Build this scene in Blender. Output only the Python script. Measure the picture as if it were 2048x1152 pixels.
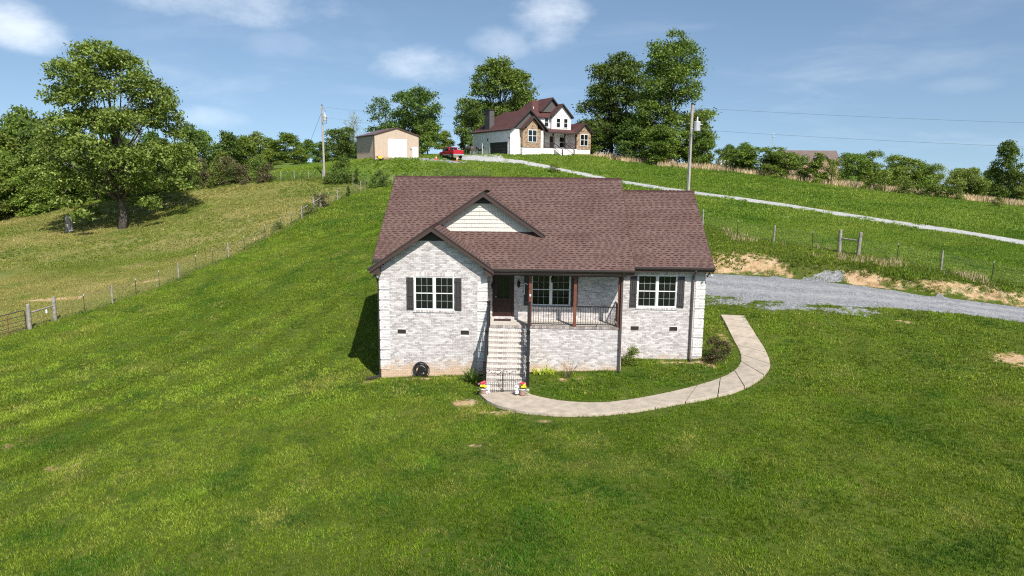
import bpy, bmesh, math, random
import numpy as np
from mathutils import Vector, Matrix

for _o in list(bpy.data.objects):
    bpy.data.objects.remove(_o)
SC = bpy.context.scene
COL = SC.collection
R = math.radians

# ------------------------------------------------------------------ camera
CAM_H = 9.15
PITCH, YAW, ROLL = R(9.5), R(1.7), R(0.6)
_f = Vector((-math.sin(YAW) * math.cos(PITCH), math.cos(YAW) * math.cos(PITCH), -math.sin(PITCH)))
_r = Vector((math.cos(YAW), math.sin(YAW), 0))
_u = _r.cross(_f)
_r2 = _r * math.cos(ROLL) + _u * math.sin(ROLL)
_u2 = -_r * math.sin(ROLL) + _u * math.cos(ROLL)
cd = bpy.data.cameras.new('camera')
cd.sensor_width = 36.0
cd.lens = 24.0
cd.clip_start = 0.1
cd.clip_end = 4000
cam = bpy.data.objects.new('camera', cd)
COL.objects.link(cam)
cam.matrix_world = Matrix(((_r2.x, _u2.x, -_f.x, 0), (_r2.y, _u2.y, -_f.y, 0), (_r2.z, _u2.z, -_f.z, CAM_H), (0, 0, 0, 1)))
SC.camera = cam

# ------------------------------------------------------------------ sun + sky
SUN_EL = R(45.0)
SUN_AZ = R(153.5)            # clockwise from +Y: in front of the house, a little to its right
sd = bpy.data.lights.new('sun', 'SUN')
sd.energy = 5.0
sd.angle = R(0.55)
sd.color = (1.0, 0.955, 0.89)
sun = bpy.data.objects.new('sun', sd)
COL.objects.link(sun)
_sv = Vector((math.sin(SUN_AZ) * math.cos(SUN_EL), math.cos(SUN_AZ) * math.cos(SUN_EL), math.sin(SUN_EL)))
sun.rotation_euler = _sv.to_track_quat('Z', 'Y').to_euler()
sun.location = (20, -40, 60)

SC.view_settings.view_transform = 'Standard'
SC.view_settings.look = 'None'
SC.view_settings.gamma = 1.0
SC.view_settings.exposure = 0.35
SC.view_settings.use_curve_mapping = False
SC.render.engine = 'CYCLES'
SC.cycles.max_bounces = 6
SC.cycles.diffuse_bounces = 3
SC.cycles.glossy_bounces = 2
SC.cycles.transmission_bounces = 3
SC.cycles.transparent_max_bounces = 6
SC.cycles.use_denoising = False
SC.cycles.pixel_filter_type = 'BLACKMAN_HARRIS'
SC.cycles.filter_width = 1.15
SC.cycles.caustics_reflective = False
SC.cycles.caustics_refractive = False

W = bpy.data.worlds.new('World')
SC.world = W
W.use_nodes = True
W.cycles.sampling_method = 'MANUAL'
W.cycles.sample_map_resolution = 512


class NT:
    """small node-tree writer"""
    def __init__(s, tree):
        s.t = tree
        s.n = tree.nodes
        s.l = tree.links

    def add(s, typ, **kw):
        n = s.n.new(typ)
        for k, v in kw.items():
            setattr(n, k, v)
        return n

    def put(s, sock, v):
        if isinstance(v, bpy.types.NodeSocket):
            s.l.new(v, sock)
        elif v is not None:
            if hasattr(sock, 'default_value'):
                dv = sock.default_value
                if hasattr(dv, '__len__') and not hasattr(v, '__len__'):
                    v = (v,) * len(dv)
                elif hasattr(dv, '__len__') and len(dv) == 4 and len(v) == 3:
                    v = tuple(v) + (1.0,)
                sock.default_value = v

    def math(s, op, a, b=None, c=None, clamp=False):
        n = s.add('ShaderNodeMath', operation=op, use_clamp=clamp)
        s.put(n.inputs[0], a)
        s.put(n.inputs[1], b)
        s.put(n.inputs[2], c)
        return n.outputs[0]

    def mix(s, f, a, b, mode='MIX'):
        n = s.add('ShaderNodeMix', data_type='RGBA', blend_type=mode)
        s.put(n.inputs[0], f)
        s.put(n.inputs[6], a)
        s.put(n.inputs[7], b)
        return n.outputs[2]

    def noise(s, vec, scale, detail=3.0, rough=0.55, dist=0.0):
        n = s.add('ShaderNodeTexNoise')
        s.put(n.inputs['Vector'], vec)
        n.inputs['Scale'].default_value = scale
        n.inputs['Detail'].default_value = detail
        n.inputs['Roughness'].default_value = rough
        n.inputs['Distortion'].default_value = dist
        return n.outputs[0]

    def ramp(s, f, stops, interp='LINEAR'):
        n = s.add('ShaderNodeValToRGB')
        n.color_ramp.interpolation = interp
        e = n.color_ramp.elements
        while len(e) < len(stops):
            e.new(0.5)
        for i, (p, c) in enumerate(stops):
            e[i].position = p
            e[i].color = tuple(c) + (1,) if len(c) == 3 else c
        s.put(n.inputs[0], f)
        return n.outputs[0]

    def step(s, v, a, b):
        n = s.add('ShaderNodeMapRange', interpolation_type='SMOOTHSTEP')
        s.put(n.inputs[0], v)
        n.inputs[1].default_value = a
        n.inputs[2].default_value = b
        return n.outputs[0]

    def scaled(s, vec, sc):
        n = s.add('ShaderNodeVectorMath', operation='MULTIPLY')
        s.put(n.inputs[0], vec)
        n.inputs[1].default_value = sc
        return n.outputs[0]

    def pos(s):
        return s.add('ShaderNodeNewGeometry').outputs['Position']


w = NT(W.node_tree)
w.n.clear()
sky = w.add('ShaderNodeTexSky', sky_type='NISHITA')
sky.sun_disc = False
sky.sun_elevation = SUN_EL
sky.sun_rotation = SUN_AZ
sky.altitude = 200
sky.air_density = 1.0
sky.dust_density = 0.8
sky.ozone_density = 2.6
tc = w.add('ShaderNodeTexCoord').outputs['Generated']
lift = w.add('ShaderNodeVectorMath', operation='ADD')
w.put(lift.inputs[0], tc)
lift.inputs[1].default_value = (0, 0, .13)
lnm = w.add('ShaderNodeVectorMath', operation='NORMALIZE')
w.put(lnm.inputs[0], lift.outputs[0])
w.l.new(lnm.outputs[0], sky.inputs[0])
sx = w.add('ShaderNodeSeparateXYZ')
w.put(sx.inputs[0], tc)
DX, DY, DZ = sx.outputs
az = w.math('ARCTAN2', DX, DY)
el = w.math('ARCSINE', DZ)
# thin veils everywhere in the sky, plus the few soft cumulus banks
den = w.math('ADD', w.math('MAXIMUM', DZ, 0.0), 0.12)
cv = w.add('ShaderNodeCombineXYZ')
w.put(cv.inputs[0], w.math('DIVIDE', DX, den))
w.put(cv.inputs[1], w.math('DIVIDE', DY, den))
veil = w.math('MULTIPLY', w.step(w.noise(cv.outputs[0], 0.9, 6, 0.6, 0.4), 0.48, 0.85), 0.30)
wob = w.noise(w.scaled(tc, (1, 1, 2.0)), 9.0, 5, 0.64)
fac = veil
# azimuth, elevation, half width, half height (degrees), strength
CLOUDS = [(0.9, 11.8, 3.2, 2.0, .95), (-2.7, 10.3, 2.8, 1.4, .5), (-8.9, 8.5, 4.2, 1.5, .75), (-36.6, 9.2, 2.6, 1.7, 1.0), (-24.3, 12.2, 8.4, 1.6, .75), (-19.9, 9.4, 3.3, 1.0, .22),
          (-24.8, 3.9, 2.6, .9, .5), (30.8, 6.3, 2.4, .6, .18), (-5.7, 1.9, 4.9, .8, .25), (60.0, 13.0, 4, 2.0, .8), (-62, 12, 4, 2.0, .8)]
for a0, e0, wa, we, stg in CLOUDS:
    dx = w.math('DIVIDE', w.math('SUBTRACT', az, R(a0)), R(wa))
    dy = w.math('DIVIDE', w.math('SUBTRACT', el, R(e0)), R(we))
    rr = w.math('ADD', w.math('MULTIPLY', dx, dx), w.math('MULTIPLY', dy, dy))
    v = w.math('SUBTRACT', 1.0, rr)
    v = w.math('ADD', v, w.math('MULTIPLY', w.math('SUBTRACT', wob, 0.5), 3.6))
    m = w.math('MULTIPLY', w.step(v, -0.45, 1.9), stg)
    fac = w.math('MAXIMUM', fac, m)
skyc = w.mix(1.0, sky.outputs[0], (1.05, 1.035, .965, 1), 'MULTIPLY')
whit = w.mix(0.35, (7.6, 7.9, 8.3, 1), w.mix(1.0, skyc, (1.6, 1.45, 1.35, 1), 'MULTIPLY'))
fac = w.math('MULTIPLY', fac, w.step(DZ, 0.0, 0.05))
colr = w.mix(fac, skyc, whit)
bg = w.add('ShaderNodeBackground')
w.put(bg.inputs[0], colr)
bg.inputs[1].default_value = 0.115
wo = w.add('ShaderNodeOutputWorld')
w.l.new(bg.outputs[0], wo.inputs[0])

# ------------------------------------------------------------------ materials


def newmat(name):
    m = bpy.data.materials.new(name)
    m.use_nodes = True
    t = NT(m.node_tree)
    t.n.clear()
    b = t.add('ShaderNodeBsdfPrincipled')
    o = t.add('ShaderNodeOutputMaterial')
    t.l.new(b.outputs[0], o.inputs[0])
    return m, t, b, o


def bump(t, b, h, strength=0.3, dist=0.02):
    n = t.add('ShaderNodeBump')
    n.inputs['Strength'].default_value = strength
    n.inputs['Distance'].default_value = dist
    t.put(n.inputs['Height'], h)
    t.l.new(n.outputs[0], b.inputs['Normal'])


def plain(name, col, rough=0.6, var=0.12, scale=6.0, metal=0.0, bmp=0.0, spec=0.4):
    m, t, b, o = newmat(name)
    p = t.pos()
    n = t.noise(p, scale, 5, 0.6)
    lo = tuple(c * (1 - var * 1.6) for c in col)
    hi = tuple(min(1, c * (1 + var * 1.6)) for c in col)
    c = t.ramp(n, [(0.3, lo), (0.7, hi)])
    t.put(b.inputs['Base Color'], c)
    t.put(b.inputs['Roughness'], t.math('ADD', rough - 0.06, t.math('MULTIPLY', n, 0.12)))
    b.inputs['Metallic'].default_value = metal
    b.inputs['Specular IOR Level'].default_value = spec
    if bmp:
        bump(t, b, t.noise(p, scale * 6, 4), bmp, 0.01)
    return m


def island_mat(name, stops, rough=0.8, blotch=None, bscale=20.0, bamt=(0.35, 0.65), stain=None):
    """each loose piece of the mesh (a brick, a shingle) gets its own shade"""
    m, t, b, o = newmat(name)
    g = t.add('ShaderNodeNewGeometry')
    p = g.outputs['Position']
    c = t.ramp(g.outputs['Random Per Island'], stops)
    if blotch is not None:
        n = t.noise(t.scaled(p, (1, 1, 1.8)), bscale, 4, 0.65)
        c = t.mix(t.step(n, *bamt), c, blotch)
    if stain is not None:
        s_col, ztop = stain
        sp = t.add('ShaderNodeSeparateXYZ')
        t.put(sp.inputs[0], p)
        zz = t.math('ADD', sp.outputs[2], t.math('MULTIPLY', t.math('SUBTRACT', t.noise(p, 2.3, 4), 0.5), 1.3))
        c = t.mix(t.math('MULTIPLY', t.step(zz, ztop + .35, ztop - .40), 0.7), c, s_col)
    t.put(b.inputs['Base Color'], c)
    b.inputs['Roughness'].default_value = rough
    b.inputs['Specular IOR Level'].default_value = 0.25
    bump(t, b, t.noise(p, 60, 3), 0.35, 0.006)
    return m


def leaf_mat(name, stops, trans=0.36, nscale=0.35, dark=0.68):
    m, t, b, o = newmat(name)
    g = t.add('ShaderNodeNewGeometry')
    oi = t.add('ShaderNodeObjectInfo')
    c = t.ramp(g.outputs['Random Per Island'], stops)
    n = t.noise(g.outputs['Position'], nscale, 3)
    c = t.mix(t.step(n, 0.3, 0.7), t.mix(1.0, c, (dark, dark, dark, 1), 'MULTIPLY'), c)
    hs = t.add('ShaderNodeHueSaturation')
    t.put(hs.inputs['Color'], c)
    t.put(hs.inputs['Hue'], t.math('ADD', 0.474, t.math('MULTIPLY', oi.outputs['Random'], 0.022)))
    t.put(hs.inputs['Value'], t.math('ADD', 1.72, t.math('MULTIPLY', oi.outputs['Random'], 0.36)))
    c = hs.outputs[0]
    t.put(b.inputs['Base Color'], c)
    b.inputs['Roughness'].default_value = 0.55
    b.inputs['Specular IOR Level'].default_value = 0.3
    tr = t.add('ShaderNodeBsdfTranslucent')
    t.put(tr.inputs[0], t.mix(1.0, c, (1.15, 1.25, 0.6, 1), 'MULTIPLY'))
    mx = t.add('ShaderNodeMixShader')
    mx.inputs[0].default_value = trans
    t.l.new(b.outputs[0], mx.inputs[1])
    t.l.new(tr.outputs[0], mx.inputs[2])
    t.l.new(mx.outputs[0], o.inputs[0])
    return m


M = {}
M['mortar'] = plain('mortar', (.80, .78, .765), .9, .06, 9)
M['brick'] = island_mat('whitewashed_brick', [(0, (.31, .272, .262)), (.3, (.41, .37, .355)), (.65, (.50, .46, .445)), (1, (.63, .595, .575))],
                        .9, (.74, .72, .70), 34.0, (.50, .66), ((.56, .36, .18), .42))
M['soldier'] = island_mat('soldier_brick', [(0, (.34, .28, .26)), (.5, (.50, .44, .42)), (1, (.68, .64, .62))], .9, (.72, .70, .68), 15.0, (.46, .62))
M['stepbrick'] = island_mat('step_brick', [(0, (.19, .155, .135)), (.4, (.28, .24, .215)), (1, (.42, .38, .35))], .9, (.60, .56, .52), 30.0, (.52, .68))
M['concrete'] = plain('concrete', (.43, .365, .285), .9, .12, 3.0, bmp=.25)
M['porchslab'] = plain('porch_slab', (.52, .48, .42), .9, .06, 3.0)
def roof_mat(name, stops, dark):
    m, t, b, o = newmat(name)
    g = t.add('ShaderNodeNewGeometry')
    p = g.outputs['Position']
    c = t.ramp(g.outputs['Random Per Island'], stops)
    n = t.noise(t.scaled(p, (1, 1.6, 1.6)), .55, 5, .62)
    c = t.mix(t.math('MULTIPLY', t.step(n, .48, .70), .55), c, dark)
    c = t.mix(1.0, c, t.ramp(t.noise(p, 26, 3, .6), [(.3, (.80, .80, .80)), (.7, (1.18, 1.18, 1.18))]), 'MULTIPLY')
    t.put(b.inputs['Base Color'], c)
    b.inputs['Roughness'].default_value = .93
    b.inputs['Specular IOR Level'].default_value = .2
    bump(t, b, t.noise(p, 70, 3), .4, .006)
    return m


M['shinglebase'] = roof_mat('roof_course', [(0, (.124, .078, .066)), (.5, (.140, .090, .076)), (1, (.156, .103, .088))], (.098, .052, .045, 1))
M['shingle'] = roof_mat('shadow_dash_and_cap', [(0, (.050, .024, .022)), (.6, (.062, .030, .027)), (1, (.085, .045, .039))], (.046, .020, .019, 1))  # dark tone for the painted shadow lines under course edges, and for ridge caps
M['barge'] = plain('brown_trim', (.062, .038, .032), .5, .05, 4)
M['gutter'] = plain('dark_gutter', (.045, .036, .033), .35, .05, 4)
M['soffit'] = plain('dark_soffit', (.04, .036, .034), .6, .05, 4)
M['siding'] = plain('cream_shake', (.63, .60, .53), .75, .06, 5)
M['white'] = plain('white_vinyl', (.78, .78, .76), .45, .03, 5)
M['grille'] = plain('grey_grille', (.40, .40, .39), .5, .03, 5)
M['shutter'] = plain('dark_shutter', (.045, .040, .040), .55, .12, 8)
M['iron'] = plain('black_iron', (.012, .012, .013), .45, .05, 8)
M['redwood'] = plain('stained_post', (.16, .055, .032), .55, .16, 7)
M['door'] = plain('mahogany_door', (.030, .012, .009), .4, .2, 7)
M['vent'] = plain('vent_metal', (.10, .075, .065), .5, .1, 8)
M['ventdark'] = plain('vent_slot', (.02, .018, .018), .6, .1, 8)
M['wood'] = plain('weathered_wood', (.26, .235, .20), .9, .25, 5, bmp=.4)
M['polewood'] = plain('pole_wood', (.36, .315, .27), .9, .16, 2.0, bmp=.4)
M['galv'] = plain('galvanised', (.50, .51, .52), .45, .08, 5, metal=.3)
M['tpost'] = plain('post_green', (.035, .045, .035), .6, .1, 5)
M['wire'] = plain('fence_wire', (.20, .20, .19), .5, .1, 5)
M['cable'] = plain('power_cable', (.06, .065, .07), .6, .1, 5)
M['bark'] = plain('bark', (.115, .095, .08), .95, .3, 3.0, bmp=.6)
M['palebark'] = plain('pale_bark', (.34, .31, .28), .95, .2, 3.0, bmp=.6)
M['rubber'] = plain('rubber', (.018, .018, .018), .8, .1, 8)
M['hose'] = plain('hose_rubber', (.022, .023, .022), .5, .1, 12)
M['tank'] = plain('tank_paint', (.52, .64, .70), .4, .04, 4)
M['clay'] = plain('clay_pot', (.33, .22, .17), .8, .15, 12)
M['petal_y'] = plain('yellow_petal', (.80, .52, .02), .6, .1, 20)
M['petal_r'] = plain('red_petal', (.62, .06, .06), .6, .1, 20)
M['petal_w'] = plain('white_petal', (.82, .80, .82), .6, .05, 20)
M['petal_p'] = plain('purple_petal', (.30, .08, .28), .6, .1, 20)
M['mat'] = plain('door_mat', (.05, .022, .018), .95, .2, 20)

m_, t_, b_, o_ = newmat('window_glass')
b_.inputs['Base Color'].default_value = (.010, .012, .012, 1)
b_.inputs['Roughness'].default_value = .03
b_.inputs['Specular IOR Level'].default_value = .5
n_ = t_.noise(t_.pos(), 1.3, 2)
bump(t_, b_, n_, .02, .02)
M['glass'] = m_

GREEN = [(0, (.034, .066, .010)), (.4, (.066, .118, .017)), (.75, (.105, .170, .027)), (1, (.165, .23, .05))]
M['leaf_a'] = leaf_mat('leaf_green', GREEN)
M['leaf_b'] = leaf_mat('leaf_olive', [(0, (.042, .068, .011)), (.4, (.085, .125, .021)), (.75, (.135, .180, .036)), (1, (.22, .26, .075))])
M['leaf_c'] = leaf_mat('leaf_dark', [(0, (.026, .054, .011)), (.5, (.055, .098, .018)), (1, (.11, .165, .034))])
M['leaf_d'] = leaf_mat('leaf_bright', [(0, (.055, .09, .012)), (.5, (.095, .145, .020)), (1, (.165, .22, .045))])
M['leaf_e'] = leaf_mat('leaf_greyish', [(0, (.12, .14, .09)), (.5, (.20, .22, .16)), (1, (.33, .35, .28))])
M['leaf_f'] = leaf_mat('leaf_brownish', [(0, (.05, .05, .022)), (.5, (.095, .092, .04)), (1, (.16, .15, .07))])
M['leaf_g'] = leaf_mat('leaf_bronze', [(0, (.025, .03, .015)), (.4, (.05, .045, .02)), (.7, (.085, .045, .03)), (1, (.11, .10, .045))], nscale=2)
M['leaf_h'] = leaf_mat('leaf_lily', [(0, (.12, .20, .02)), (.5, (.24, .32, .04)), (1, (.42, .46, .09))], nscale=2)
M['dry'] = leaf_mat('dry_grass', [(0, (.22, .17, .085)), (.5, (.38, .31, .17)), (1, (.56, .48, .30))], .15)

# ------------------------------------------------------------------ mesh helpers
ORG = {}


class MB:
    """collects vertices and faces; build() links them as ONE mesh object"""
    def __init__(s):
        s.v = []
        s.f = []

    def add(s, vs, fs):
        o = len(s.v)
        s.v += [tuple(p) for p in vs]
        s.f += [tuple(i + o for i in f) for f in fs]
        return s

    def box(s, x0, x1, y0, y1, z0, z1, skip=''):
        vs = [(x0, y0, z0), (x1, y0, z0), (x1, y1, z0), (x0, y1, z0), (x0, y0, z1), (x1, y0, z1), (x1, y1, z1), (x0, y1, z1)]
        fs = {'b': (0, 3, 2, 1), 't': (4, 5, 6, 7), 'f': (0, 1, 5, 4), 'r': (1, 2, 6, 5), 'k': (2, 3, 7, 6), 'l': (3, 0, 4, 7)}
        return s.add(vs, [q for k, q in fs.items() if k not in skip])

    def obox(s, o, a, b, c):
        """box spanned by vectors a, b, c from corner o"""
        o, a, b, c = Vector(o), Vector(a), Vector(b), Vector(c)
        vs = [o, o + a, o + a + b, o + b, o + c, o + a + c, o + a + b + c, o + b + c]
        fs = [(0, 3, 2, 1), (4, 5, 6, 7), (0, 1, 5, 4), (1, 2, 6, 5), (2, 3, 7, 6), (3, 0, 4, 7)]
        if a.cross(b).dot(c) < 0:
            fs = [tuple(reversed(q)) for q in fs]
        return s.add(vs, fs)

    def beam(s, p, q, wd, ht, up=(0, 0, 1)):
        p, q = Vector(p), Vector(q)
        d = q - p
        up = Vector(up)
        side = d.cross(up)
        if side.length < 1e-6:
            side = d.cross(Vector((0, 1, 0)))
        side.normalize()
        u2 = side.cross(d).normalized()
        return s.obox(p - side * wd / 2 - u2 * ht / 2, d, side * wd, u2 * ht)

    def tube(s, pts, rad, n=6, cap=True):
        pts = [Vector(p) for p in pts]
        if not hasattr(rad, '__len__'):
            rad = [rad] * len(pts)
        o = len(s.v)
        prev = None
        for i, p in enumerate(pts):
            d = (pts[min(i + 1, len(pts) - 1)] - pts[max(i - 1, 0)]).normalized()
            a = prev if prev is not None else (Vector((1, 0, 0)) if abs(d.x) < .8 else Vector((0, 1, 0)))
            a = (a - d * a.dot(d))
            if a.length < 1e-5:
                a = d.orthogonal()
            a.normalize()
            prev = a
            b = d.cross(a)
            for k in range(n):
                t = 2 * math.pi * k / n
                s.v.append(tuple(p + (a * math.cos(t) + b * math.sin(t)) * rad[i]))
        for i in range(len(pts) - 1):
            for k in range(n):
                k2 = (k + 1) % n
                s.f.append((o + i * n + k, o + i * n + k2, o + (i + 1) * n + k2, o + (i + 1) * n + k))
        if cap:
            s.f.append(tuple(o + k for k in reversed(range(n))))
            s.f.append(tuple(o + (len(pts) - 1) * n + k for k in range(n)))
        return s

    def lathe(s, c, prof, n=16):
        """prof: (radius, z) from bottom to top"""
        return s.tube([(c[0], c[1], c[2] + z) for r_, z in prof], [max(r_, 1e-4) for r_, z in prof], n)

    def prism(s, poly, ext):
        """poly: list of 3D points; ext: extrusion vector"""
        n = len(poly)
        e = Vector(ext)
        vs = [Vector(p) for p in poly] + [Vector(p) + e for p in poly]
        nrm = Vector((0, 0, 0))
        for i in range(n):
            nrm += Vector(poly[i]).cross(Vector(poly[(i + 1) % n]))
        fs = [tuple(range(n)), tuple(reversed(range(n, 2 * n)))] + [((i + 1) % n, i, i + n, (i + 1) % n + n) for i in range(n)]
        if nrm.dot(e) > 0:
            fs = [tuple(reversed(q)) for q in fs]
        return s.add(vs, fs)

    def mesh(s, name, org=(0, 0, 0), smooth=False):
        me = bpy.data.meshes.new(name)
        o = Vector(org)
        me.from_pydata([(x - o.x, y - o.y, z - o.z) for x, y, z in s.v], [], s.f)
        if smooth:
            me.polygons.foreach_set('use_smooth', [True] * len(me.polygons))
        me.update()
        return me

    def build(s, name, mat, parent=None, smooth=False, kind=None, org=None, bevel=0):
        if org is None:
            org = ORG.get(parent, (0, 0, 0)) if parent else (0, 0, 0)
        me = s.mesh(name, org, smooth)
        ob = put(name, me, mat, parent)
        if parent is not None:
            ORG[ob] = org
        if kind:
            ob['kind'] = kind
        if bevel:
            bv = ob.modifiers.new('bevel', 'BEVEL')
            bv.width = bevel
            bv.segments = 2
        return ob


def put(name, me, mat, parent=None, loc=None, rot=None, scale=None):
    ob = bpy.data.objects.new(name, me)
    COL.objects.link(ob)
    if mat is not None and me is not None:
        mm = M[mat] if isinstance(mat, str) else mat
        if len(me.materials) == 0:
            me.materials.append(mm)
    if parent is not None:
        ob.parent = parent
    if loc is not None:
        ob.location = loc
    if rot is not None:
        ob.rotation_euler = rot
    if scale is not None:
        ob.scale = scale
    return ob


def tag(o, label, cat, group=None, kind=None):
    o['label'] = label
    o['category'] = cat
    if group:
        o['group'] = group
    if kind:
        o['kind'] = kind
    return o


def thing(name, label, cat, loc=(0, 0, 0), rz=0.0, group=None, world=False):
    """an Empty at the thing's base; world=True: its parts are given in world metres"""
    o = bpy.data.objects.new(name, None)
    COL.objects.link(o)
    o.empty_display_size = .2
    o.location = loc
    o.rotation_euler = (0, 0, rz)
    tag(o, label, cat, group)
    ORG[o] = tuple(loc) if world else (0, 0, 0)
    return o


def copy_tree(o, parent=None):
    c = o.copy()
    COL.objects.link(c)
    c.parent = parent
    for ch in o.children:
        copy_tree(ch, c)
    return c


def fast_mesh(name, verts, faces):
    """numpy verts (n,3), faces (m,k) -> mesh"""
    me = bpy.data.meshes.new(name)
    nv, (nf, k) = len(verts), faces.shape
    me.vertices.add(nv)
    me.vertices.foreach_set('co', np.ascontiguousarray(verts, dtype=np.float32).ravel())
    me.loops.add(nf * k)
    me.loops.foreach_set('vertex_index', np.ascontiguousarray(faces, dtype=np.int32).ravel())
    me.polygons.add(nf)
    me.polygons.foreach_set('loop_start', np.arange(0, nf * k, k, dtype=np.int32))
    me.update(calc_edges=True)
    return me

# ================================================================== terrain
# surveyed ground heights (x, y, z in metres)
CTRL = np.array([
    (-32.30, 41.96, -1.10), (-31.64, 46.09, -0.78), (-28.43, 49.90, 0.22), (-27.24, 53.62, 1.00), (-26.70, 55.72, 1.34), (-26.38, 60.91, 1.98),
    (-25.27, 67.77, 3.42), (-24.75, 69.36, 3.74), (-24.11, 79.80, 5.38), (-23.17, 84.00, 6.08), (-22.32, 91.25, 6.78), (-21.82, 97.50, 7.66),
    (-42.85, 97.86, 7.50), (-37.45, 97.05, 7.78), (-29.54, 96.33, 8.15), (-46.39, 94.48, 6.13), (-52.21, 92.11, 5.12), (-50.48, 82.53, 2.13),
    (-74.30, 95.07, 2.50), (-52.61, 74.22, 1.36), (-46.75, 57.85, -0.52), (-40.58, 66.37, 0.77), (-53.24, 171.14, 10.81), (-70.64, 191.01, 11.44),
    (-27.54, 106.98, 10.78), (-24.05, 104.07, 10.99), (-17.66, 105.29, 11.07), (-13.67, 109.51, 11.35), (-6.56, 109.74, 11.43), (-3.94, 114.00, 12.19),
    (2.73, 119.33, 12.56), (9.14, 121.57, 12.69), (-11.33, 120.90, 12.30), (2.44, 104.72, 10.14), (9.32, 97.59, 8.76), (20.69, 81.39, 6.94),
    (31.56, 69.29, 5.45), (41.01, 58.15, 3.85), (20.55, 109.38, 10.52), (26.83, 106.46, 10.18), (45.42, 100.52, 7.78), (53.91, 96.54, 6.72),
    (63.25, 90.53, 5.48), (14.15, 57.56, 5.10), (16.34, 54.98, 4.44), (18.63, 52.97, 4.15), (20.70, 50.96, 3.93), (23.02, 48.45, 3.67),
    (24.69, 46.95, 3.46), (26.87, 45.43, 3.12), (29.03, 43.61, 2.74), (0.00, 14.00, -0.30), (0.00, 8.00, -0.50), (-12.00, 20.00, -1.00),
    (-12.00, 10.00, -1.20), (12.00, 20.00, 0.15), (12.00, 10.00, -0.30), (0.00, -30.00, -1.50), (-40.00, 10.00, -3.00), (40.00, 5.00, -0.20),
    (-30.00, 30.00, -1.80), (-6.90, 30.20, -0.28), (-2.10, 30.20, -0.02), (-1.10, 27.60, 0.00), (4.10, 30.40, 0.25), (8.10, 31.80, 0.50),
    (4.50, 31.80, 0.45), (0.00, 24.50, -0.05), (6.00, 25.00, 0.15), (11.00, 27.00, 0.50), (-7.60, 34.00, -0.45), (-8.00, 40.00, 0.70),
    (-9.00, 48.00, 2.60), (-12.00, 60.00, 4.20), (-3.00, 75.00, 6.40), (8.00, 60.00, 4.20), (2.00, 50.00, 2.90), (-12.00, 32.00, -0.95),
    (-18.00, 38.00, -0.60), (-20.00, 26.00, -1.30), (11.60, 34.80, 1.50), (13.50, 31.00, 1.00), (0.00, 140.00, 12.80), (-25.00, 140.00, 12.80),
    (25.00, 135.00, 11.50), (-60.00, 140.00, 8.00), (60.00, 130.00, 7.00), (100.00, 120.00, 4.50), (-100.00, 120.00, 0.00), (-110.00, 60.00, -4.00),
    (110.00, 60.00, 0.00), (-60.00, 60.00, -1.00), (0.00, 220.00, 12.00), (-120.00, 220.00, 8.00), (120.00, 220.00, 3.00), (55.00, 170.00, 8.00),
    (0.00, 330.00, 8.00), (-250.00, 300.00, 4.00), (250.00, 300.00, -4.00), (-300.00, 60.00, -6.00), (300.00, 60.00, -4.00), (0.00, -150.00, -4.00),
    (-200.00, -150.00, -6.00), (200.00, -150.00, -4.00), (0.00, 650.00, 2.00), (-500.00, 600.00, 0.00), (500.00, 600.00, -4.00), (-600.00, 0.00, -6.00),
    (600.00, 0.00, -6.00), (60.00, 10.00, 0.20), (45.00, 36.00, 0.60),
])
_X = CTRL[:, :2]
_n = len(CTRL)
_K = np.sqrt(((_X[:, None] - _X[None]) ** 2).sum(2) + 4.0)
_A = np.zeros((_n + 3, _n + 3))
_A[:_n, :_n] = _K - .02 * np.eye(_n)
_A[:_n, _n] = 1
_A[:_n, _n + 1:] = _X
_A[_n, :_n] = 1
_A[_n + 1:, :_n] = _X.T
_W = np.linalg.solve(_A, np.r_[CTRL[:, 2], 0, 0, 0])
BANK = np.array([[-6.0, 49.3], [2.0, 48.9], [12.14, 47.63], [14.37, 47.22], [16.81, 46.36], [20.6, 44.35], [24.2, 42.16], [29.67, 40.9], [42.0, 35.2], [62.0, 27.5]])


def sstep(a, b, v):
    t = np.clip((v - a) / (b - a), 0, 1)
    return t * t * (3 - 2 * t)


def sdist(line, x, y):
    """signed distance to a polyline (positive on its left side)"""
    x = np.asarray(x, float)
    y = np.asarray(y, float)
    best = np.full(x.shape, 1e9)
    sg = np.zeros(x.shape)
    for a, b in zip(line[:-1], line[1:]):
        d = b - a
        t = np.clip(((x - a[0]) * d[0] + (y - a[1]) * d[1]) / (d @ d), 0, 1)
        dd = np.hypot(x - a[0] - t * d[0], y - a[1] - t * d[1])
        cr = d[0] * (y - a[1]) - d[1] * (x - a[0])
        m = dd < best
        best = np.where(m, dd, best)
        sg = np.where(m, np.sign(cr), sg)
    return best * sg


def bumpf(x, y, cell, seed):
    """cheap smooth value noise in [-1, 1]"""
    x = np.asarray(x, float) / cell
    y = np.asarray(y, float) / cell
    xi, yi = np.floor(x), np.floor(y)
    fx, fy = x - xi, y - yi
    fx = fx * fx * (3 - 2 * fx)
    fy = fy * fy * (3 - 2 * fy)

    def h(i, j):
        v = np.sin(i * 127.1 + j * 311.7 + seed * 74.7) * 43758.5453
        return (v - np.floor(v)) * 2 - 1
    return (h(xi, yi) * (1 - fx) + h(xi + 1, yi) * fx) * (1 - fy) + (h(xi, yi + 1) * (1 - fx) + h(xi + 1, yi + 1) * fx) * fy


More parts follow.
